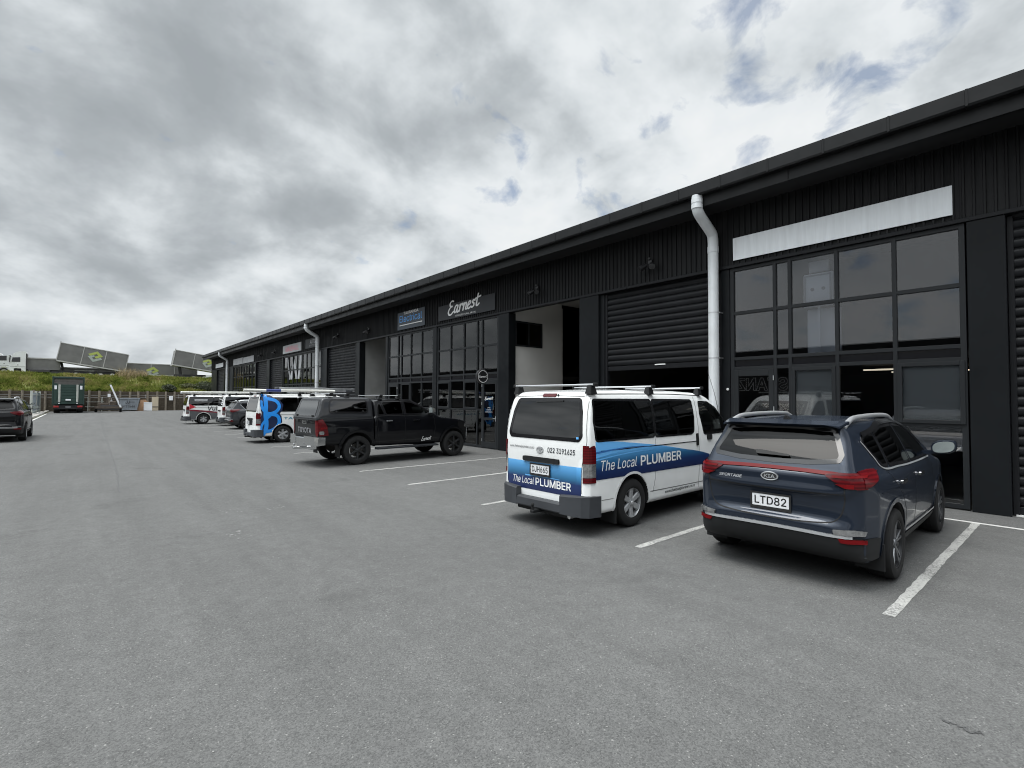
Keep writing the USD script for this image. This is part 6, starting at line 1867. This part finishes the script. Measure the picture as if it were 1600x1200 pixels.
# ---------------------------------------------------------------- black double-cab utility with canopy
def build_ute(name, label, loc, rot):
    L, W, H = 5.30, 1.86, 1.82
    low = op([(.22, .58), (.13, .66), (.115, .95), (.10, 1.22), (.14, 1.265), (.5, 1.27), (1.66, 1.275), (2.6, 1.27), (3.6, 1.265), (3.85, 1.22), (4.3, 1.17), (4.75, 1.10), (5.02, .99), (5.16, .82), (5.20, .62), (5.16, .46), (5.0, .40), (3.9, .42), (1.9, .46), (1.0, .52)])
    sec = mirror_sec([(0, .40), (.80, .41), (.87, .48), (.905, .65), (.925, .85), (.925, 1.02), (.905, 1.16), (.875, 1.25), (.82, 1.285), (0, 1.30)])
    plan = mirror_plan([(.10, 0), (.105, .5), (.115, .78), (.15, .87), (.25, .91), (.6, .928), (3.8, .928), (4.5, .905), (4.9, .80), (5.1, .58), (5.19, .25), (5.2, 0)])
    cab = op([(1.715, 1.10), (1.715, 1.45), (1.735, 1.70), (1.80, 1.76), (2.2, 1.79), (2.7, 1.785), (2.95, 1.73), (3.25, 1.58), (3.6, 1.38), (3.9, 1.20), (3.9, 1.10)])
    csec = mirror_sec([(0, 1.1), (.885, 1.1), (.875, 1.26), (.82, 1.42), (.745, 1.60), (.69, 1.70), (.62, 1.755), (.45, 1.785), (0, 1.80)])
    can = op([(.10, 1.20), (.115, 1.30), (.20, 1.52), (.27, 1.74), (.36, 1.80), (.8, 1.825), (1.4, 1.825), (1.62, 1.80), (1.665, 1.70), (1.665, 1.20)])
    ksec = mirror_sec([(0, 1.15), (.885, 1.15), (.875, 1.30), (.825, 1.50), (.765, 1.70), (.73, 1.775), (.65, 1.815), (.4, 1.835), (0, 1.84)])
    def fn(xs, ys, zs):
        lo = smax(poly_sd(low, xs, zs)[:, None, :], poly_sd(plan, xs, ys)[:, :, None], .06)
        lo = smax(lo, poly_sd(sec, ys, zs)[None], .06)
        c = smax(poly_sd(cab, xs, zs)[:, None, :], poly_sd(csec, ys, zs)[None], .08)
        # bed and cab stand apart by a narrow gap
        gap = np.abs(xs - 1.69)[:, None, None] - .013
        lo = np.maximum(lo, -np.maximum(gap, .50 - zs[None, None, :]))
        return smin(lo, c, .04)
    def fnk(xs, ys, zs):
        return smax(poly_sd(can, xs, zs)[:, None, :], poly_sd(ksec, ys, zs)[None], .07)
    xr, xf, R_ = 1.20, 4.365, .39
    b = Body(L, W, H, .022, fn, [(xr, R_ + .02, .45, .58), (xf, R_ + .02, .45, .56)])
    k = Body(1.75, W, 1.86, .025, fnk)
    t = thing(name, label, 'utility', loc, rot)
    S = lambda pts, r=0: (lambda g: rnd(g, r) if r else g)(Polygon(pts))
    rd_ = S([(2.06, 1.32), (2.60, 1.32), (2.60, 1.70), (2.05, 1.70), (1.96, 1.66)], .025)
    qd = S([(1.80, 1.32), (2.02, 1.32), (1.92, 1.64), (1.84, 1.62)], .02)
    fd = S([(2.68, 1.32), (3.58, 1.32), (3.45, 1.41), (3.12, 1.60), (2.90, 1.68), (2.68, 1.70)], .025)
    ws = S([(-.72, 1.30), (.72, 1.30), (.60, 1.70), (-.60, 1.70)], .05)
    shell(b, t, 'paint_black', [(v, g) for v in 'RL' for g in (rd_, qd, fd)] + [('F', ws)], .45)
    cw = S([(.42, 1.40), (1.50, 1.385), (1.50, 1.74), (.56, 1.745), (.46, 1.70)], .06)
    cg = S([(-.70, 1.30), (.70, 1.30), (.66, 1.50), (.60, 1.735), (-.60, 1.735), (-.66, 1.50)], .03)
    ct = thing('canopy', parent=t)
    P, Q = k.surface(); c = P[Q].mean(1); nrm = k.normal(c)
    hole = np.zeros(len(Q), bool)
    for vw, g in (('R', cw), ('L', cw), ('B', cg)):
        g = g.buffer(-.012)
        hole |= (shapely.contains_xy(g, c[:, 0], c[:, 2]) & (nrm[:, 1] * (-1 if vw == 'R' else 1) > .3)) if vw in 'RL' else (shapely.contains_xy(g, c[:, 1], c[:, 2]) & (nrm[:, 0] < -.3))
    q = Q[~hole & (c[:, 2] > 1.22)]; ids, inv = np.unique(q.ravel(), return_inverse=True)
    obj('canopy_shell', (P[ids], inv.reshape(-1, 4)), 'paint_canopy', ct, smooth=True)
    glass('hazy_glass', (0.10, 0.105, 0.115), 1.9)
    for vw in 'RL':
        obj('side_window', k.patch(vw, cw.buffer(.01).difference(cw.buffer(-.03)), .005), 'frit', ct, smooth=35)
        obj('side_glass', k.patch(vw, cw.buffer(-.028), .004, th=.001), 'canopy_glass', ct, smooth=35)
        for x in (.62, 1.36):
            obj('window_latch', k.patch(vw, Point(x, 1.43).buffer(.022), .02, th=.02), 'plastic_black', ct)
    obj('rear_window_border', k.patch('B', cg.buffer(.012).difference(cg.buffer(-.02)), .005), 'frit', ct, smooth=35)
    obj('rear_glass', k.patch('B', cg.buffer(-.018), .004, th=.001), 'canopy_rear', ct, smooth=35)
    for y_ in (-.55, .55):
        obj('hinge', k.patch('B', affinity.translate(sbox(-.05, -.02, .05, .02), y_, 1.315), .025, th=.02), 'plastic_black', ct)
    for g, nm in ((rd_, 0), (qd, 0)):
        pane(b, t, 'R', g, 'privacy_glass')
    pane(b, t, 'R', fd, 'cab_glass')
    pane(b, t, 'F', ws, 'cab_glass', .04, name='windscreen')
    seats(t, [(2.15, (-.36, .36), .6), (2.85, (-.36, .36), .62)], .62)
    line(b, t, 'R', [(2.64, 1.74), (2.64, 1.2), (2.63, .6), (2.60, .50)]); line(b, t, 'R', [(1.78, 1.3), (1.78, 1.0), (1.82, .7), (1.86, .52)])
    line(b, t, 'R', [(3.62, 1.28), (3.66, .9), (3.62, .50)]); line(b, t, 'R', [(1.72, 1.285), (2.6, 1.29), (3.6, 1.285)], .010, 'plastic_black', .006, name='belt_moulding')
    line(b, t, 'R', [(1.76, 1.70), (2.1, 1.735), (2.6, 1.735), (2.95, 1.70), (3.4, 1.48)], .03, 'frit', .012, name='rain_shield')
    for x in (2.02, 2.90):
        both(b, t, 'R', rnd(sbox(x, 1.135, x + .20, 1.17), .012), 'chrome', 'door_handle', .03, .02)
    for cx in (xr, xf):
        both(b, t, 'R', arch_ring(cx, R_ + .02, .464, .535, .48), 'paint_black', 'arch_flare', .022, .06)
    # tailgate
    line(b, t, 'B', [(.70, 1.24), (.71, .9), (.70, .64)], .010); line(b, t, 'B', [(-.70, 1.24), (-.71, .9), (-.70, .64)], .010); line(b, t, 'B', [(-.7, 1.245), (0, 1.255), (.7, 1.245)], .010)
    th_ = thing('tailgate_handle', parent=t)
    obj('garnish', b.patch('B', rnd(sbox(-.17, 1.10, .15, 1.185), .02), .016, .04, .02), 'chrome', th_, smooth=40)
    obj('recess', b.patch('B', rnd(sbox(-.10, 1.115, .08, 1.145), .01), .019, .04, .004), 'plastic_black', th_, smooth=40)
    v, f, w = fit_text('TOYOTA', .94, .125, 0, True); obj('lettering', b.letters('B', v, f, (.49, .87), .004), 'letter_grey', t, smooth=False)
    v, f, w = fit_text('HILUX', .20, .035, 0, True); obj('lettering', b.letters('B', v, f, (-.42, 1.14), .004), 'chrome', t, smooth=False)
    for s in (1, -1):
        lamp = thing('tail_lamp', parent=t)
        vw = 'R' if s < 0 else 'L'
        obj('lens', b.patch('B', affinity.scale(Polygon([(.735, 1.235), (.86, 1.225), (.86, .80), (.80, .80), (.735, .90)]), s, 1, origin=(0, 0)), .012, .04, .03), 'lens_red', lamp, smooth=40)
        obj('lens', b.patch(vw, rnd(Polygon([(.15, 1.24), (.24, 1.245), (.36, 1.05), (.40, .82), (.18, .80), (.15, .9)]), .012), .012, .04, .03), 'lens_red', lamp, smooth=40)
        obj('glow_bar', b.patch(vw, Polygon([(.20, 1.02), (.345, 1.03), (.35, .985), (.20, .975)]), .016, .04, .01), 'lens_bright_red', lamp, smooth=40)
        obj('reverse_lens', b.patch(vw, rnd(sbox(.17, .84, .28, .93), .02), .016, .04, .01), 'lens_clear', lamp, smooth=40)
    for s in (-1, 1):
        bm = MB()
        bm.hull([(x_, s * y_, z_) for x_, y_, z_ in ((-.01, .30, .58), (-.01, .30, .80), (.0, .62, .56), (.0, .62, .80), (.05, .86, .56), (.05, .86, .79), (.12, .935, .56), (.12, .935, .78), (.30, .945, .58), (.30, .945, .77), (.2, .30, .58), (.2, .30, .80))])
        bm.put('bumper_corner', 'bumper_chrome', t, smooth=25)
    MB().hull([(x_, y_, z_) for y_ in (-.2995, .2995) for x_, z_ in ((.0, .56), (.0, .735), (.03, .755), (.2, .755), (.2, .56))]).put('bumper_step', 'bumper_chrome', t, smooth=25)
    tb2 = MB(); tb2.box(-.18, .3, -.035, .035, .44, .50, .008).box(.1, .25, -.5, .5, .44, .55, .01).cyl((-.15, 0, .47), (-.15, 0, .54), .018, 8); tb2.lathe([(0, .60), (.02, .595), (.027, .57), (.018, .545), (.012, .53)], (-.15, 0, 0), 2, 12); tb2.put('tow_bar', 'bumper_chrome', t)
    for s in (-1, 1):
        MB().box(xr - .50, xr - .485, s * .60, s * .90, .22, .60, .004).put('mud_flap', 'plastic_black', t)
        MB().hull([(x_, s * y_, z_) for x_ in (1.75, 3.75) for y_, z_ in ((.80, .37), (.97, .37), (.98, .41), (.80, .43))]).put('side_step', 'plastic_grey', t, smooth=30)
        p = b.cast('R' if s < 0 else 'L', [(3.42, 1.34)])[0]
        mr = thing('door_mirror', parent=t, loc=p)
        MB().hull([(x_, s * y_, z_) for x_, y_, z_ in ((0, .08, 0), (0, .30, .02), (0, .30, .17), (0, .10, .18), (.11, .12, .03), (.11, .26, .04), (.11, .26, .14), (.11, .12, .15))]).hull([(x_, s * y_, z_) for x_ in (.02, .08) for y_, z_ in ((-.04, -.02), (.1, .01), (-.04, .03), (.1, .05))]).put('casing', 'chrome', mr, smooth=40)
        MB().box(-.006, -.001, s * .10, s * .285, .02, .165, .002).put('mirror_glass', 'mirror_glass', mr)
        both(b, t, 'F', affinity.scale(S([(.50, .86), (.80, .92), (.80, 1.02), (.50, .96)], .02), s, 1, origin=(0, 0)), 'lens_clear', 'headlamp', .008, .02)
        both(b, t, 'R' if s < 0 else 'L', rnd(Polygon([(4.80, .90), (5.0, .86), (5.0, .96), (4.85, 1.0)]), .02), 'lens_clear', 'headlamp', .008, .02, mirror=False)
    both(b, t, 'F', rnd(sbox(-.45, .62, .45, 1.0), .05), 'plastic_black', 'grille', .008, .02)
    both(b, t, 'R', rnd(Polygon([(5.0, .50), (5.13, .52), (5.13, .85), (5.06, .85)]), .01), 'satin_silver', 'bumper_trim', .008, .02)
    for x, z0, z1 in ((.55, 1.825, 1.90), (1.0, 1.83, 1.90), (1.98, 1.775, 1.865), (2.55, 1.785, 1.865)):
        roof_bar(t, x, .62, z0, z1, .012, .035)
    wheels(t, xr, xf, .925, R_, .255, .245, 'rim_dark', spokes=6, style='star', face='rim_dark')
    g = affinity.rotate(SCRIPT, 5, origin=(0, 0)); a0, c0, a1, c1 = g.bounds
    g = affinity.scale(affinity.translate(g, -a0, -c0), .34 / (a1 - a0), .34 / (a1 - a0), origin=(0, 0)); v, f = poly2d(g)
    obj('lettering', b.letters('R', v, f, (3.20, .52), .004), 'white_print', t, smooth=False)
    return t, b


mat('bumper_chrome', (0.66, 0.67, 0.68), 0.10, metal=1.0)
mat('letter_grey', (0.20, 0.20, 0.21), 0.45)
glass('canopy_rear', (0.25, 0.26, 0.28), 3.6, .10)
ut, ub = build_ute('double_cab_utility', 'black double cab utility with canopy, chrome rear bumper and roof bars', (4.36, 13.73, 0), 2.0)

# ---------------------------------------------------------------- other cars
build_suv('sport_utility_car', 'charcoal sport utility car between two white vans', (6.05, 31.75, 0), 0, 'paint_charcoal', sx=1.0, res=.035, led=False)
build_suv('sport_utility_car', 'black sport utility car at the left edge beside the kerb', (-2.72, 27.4, 0), 90, 'paint_jeep', sx=1.07, sz=1.085, sw=1.04, res=.03, led=False)
build_suv('parked_car', 'silver white car beyond the kerb behind the black one', (-4.35, 55.5, 0.03), 90, 'paint_silver', sx=.97, sz=.93, sw=.97, res=.045, led=False, rail=False)
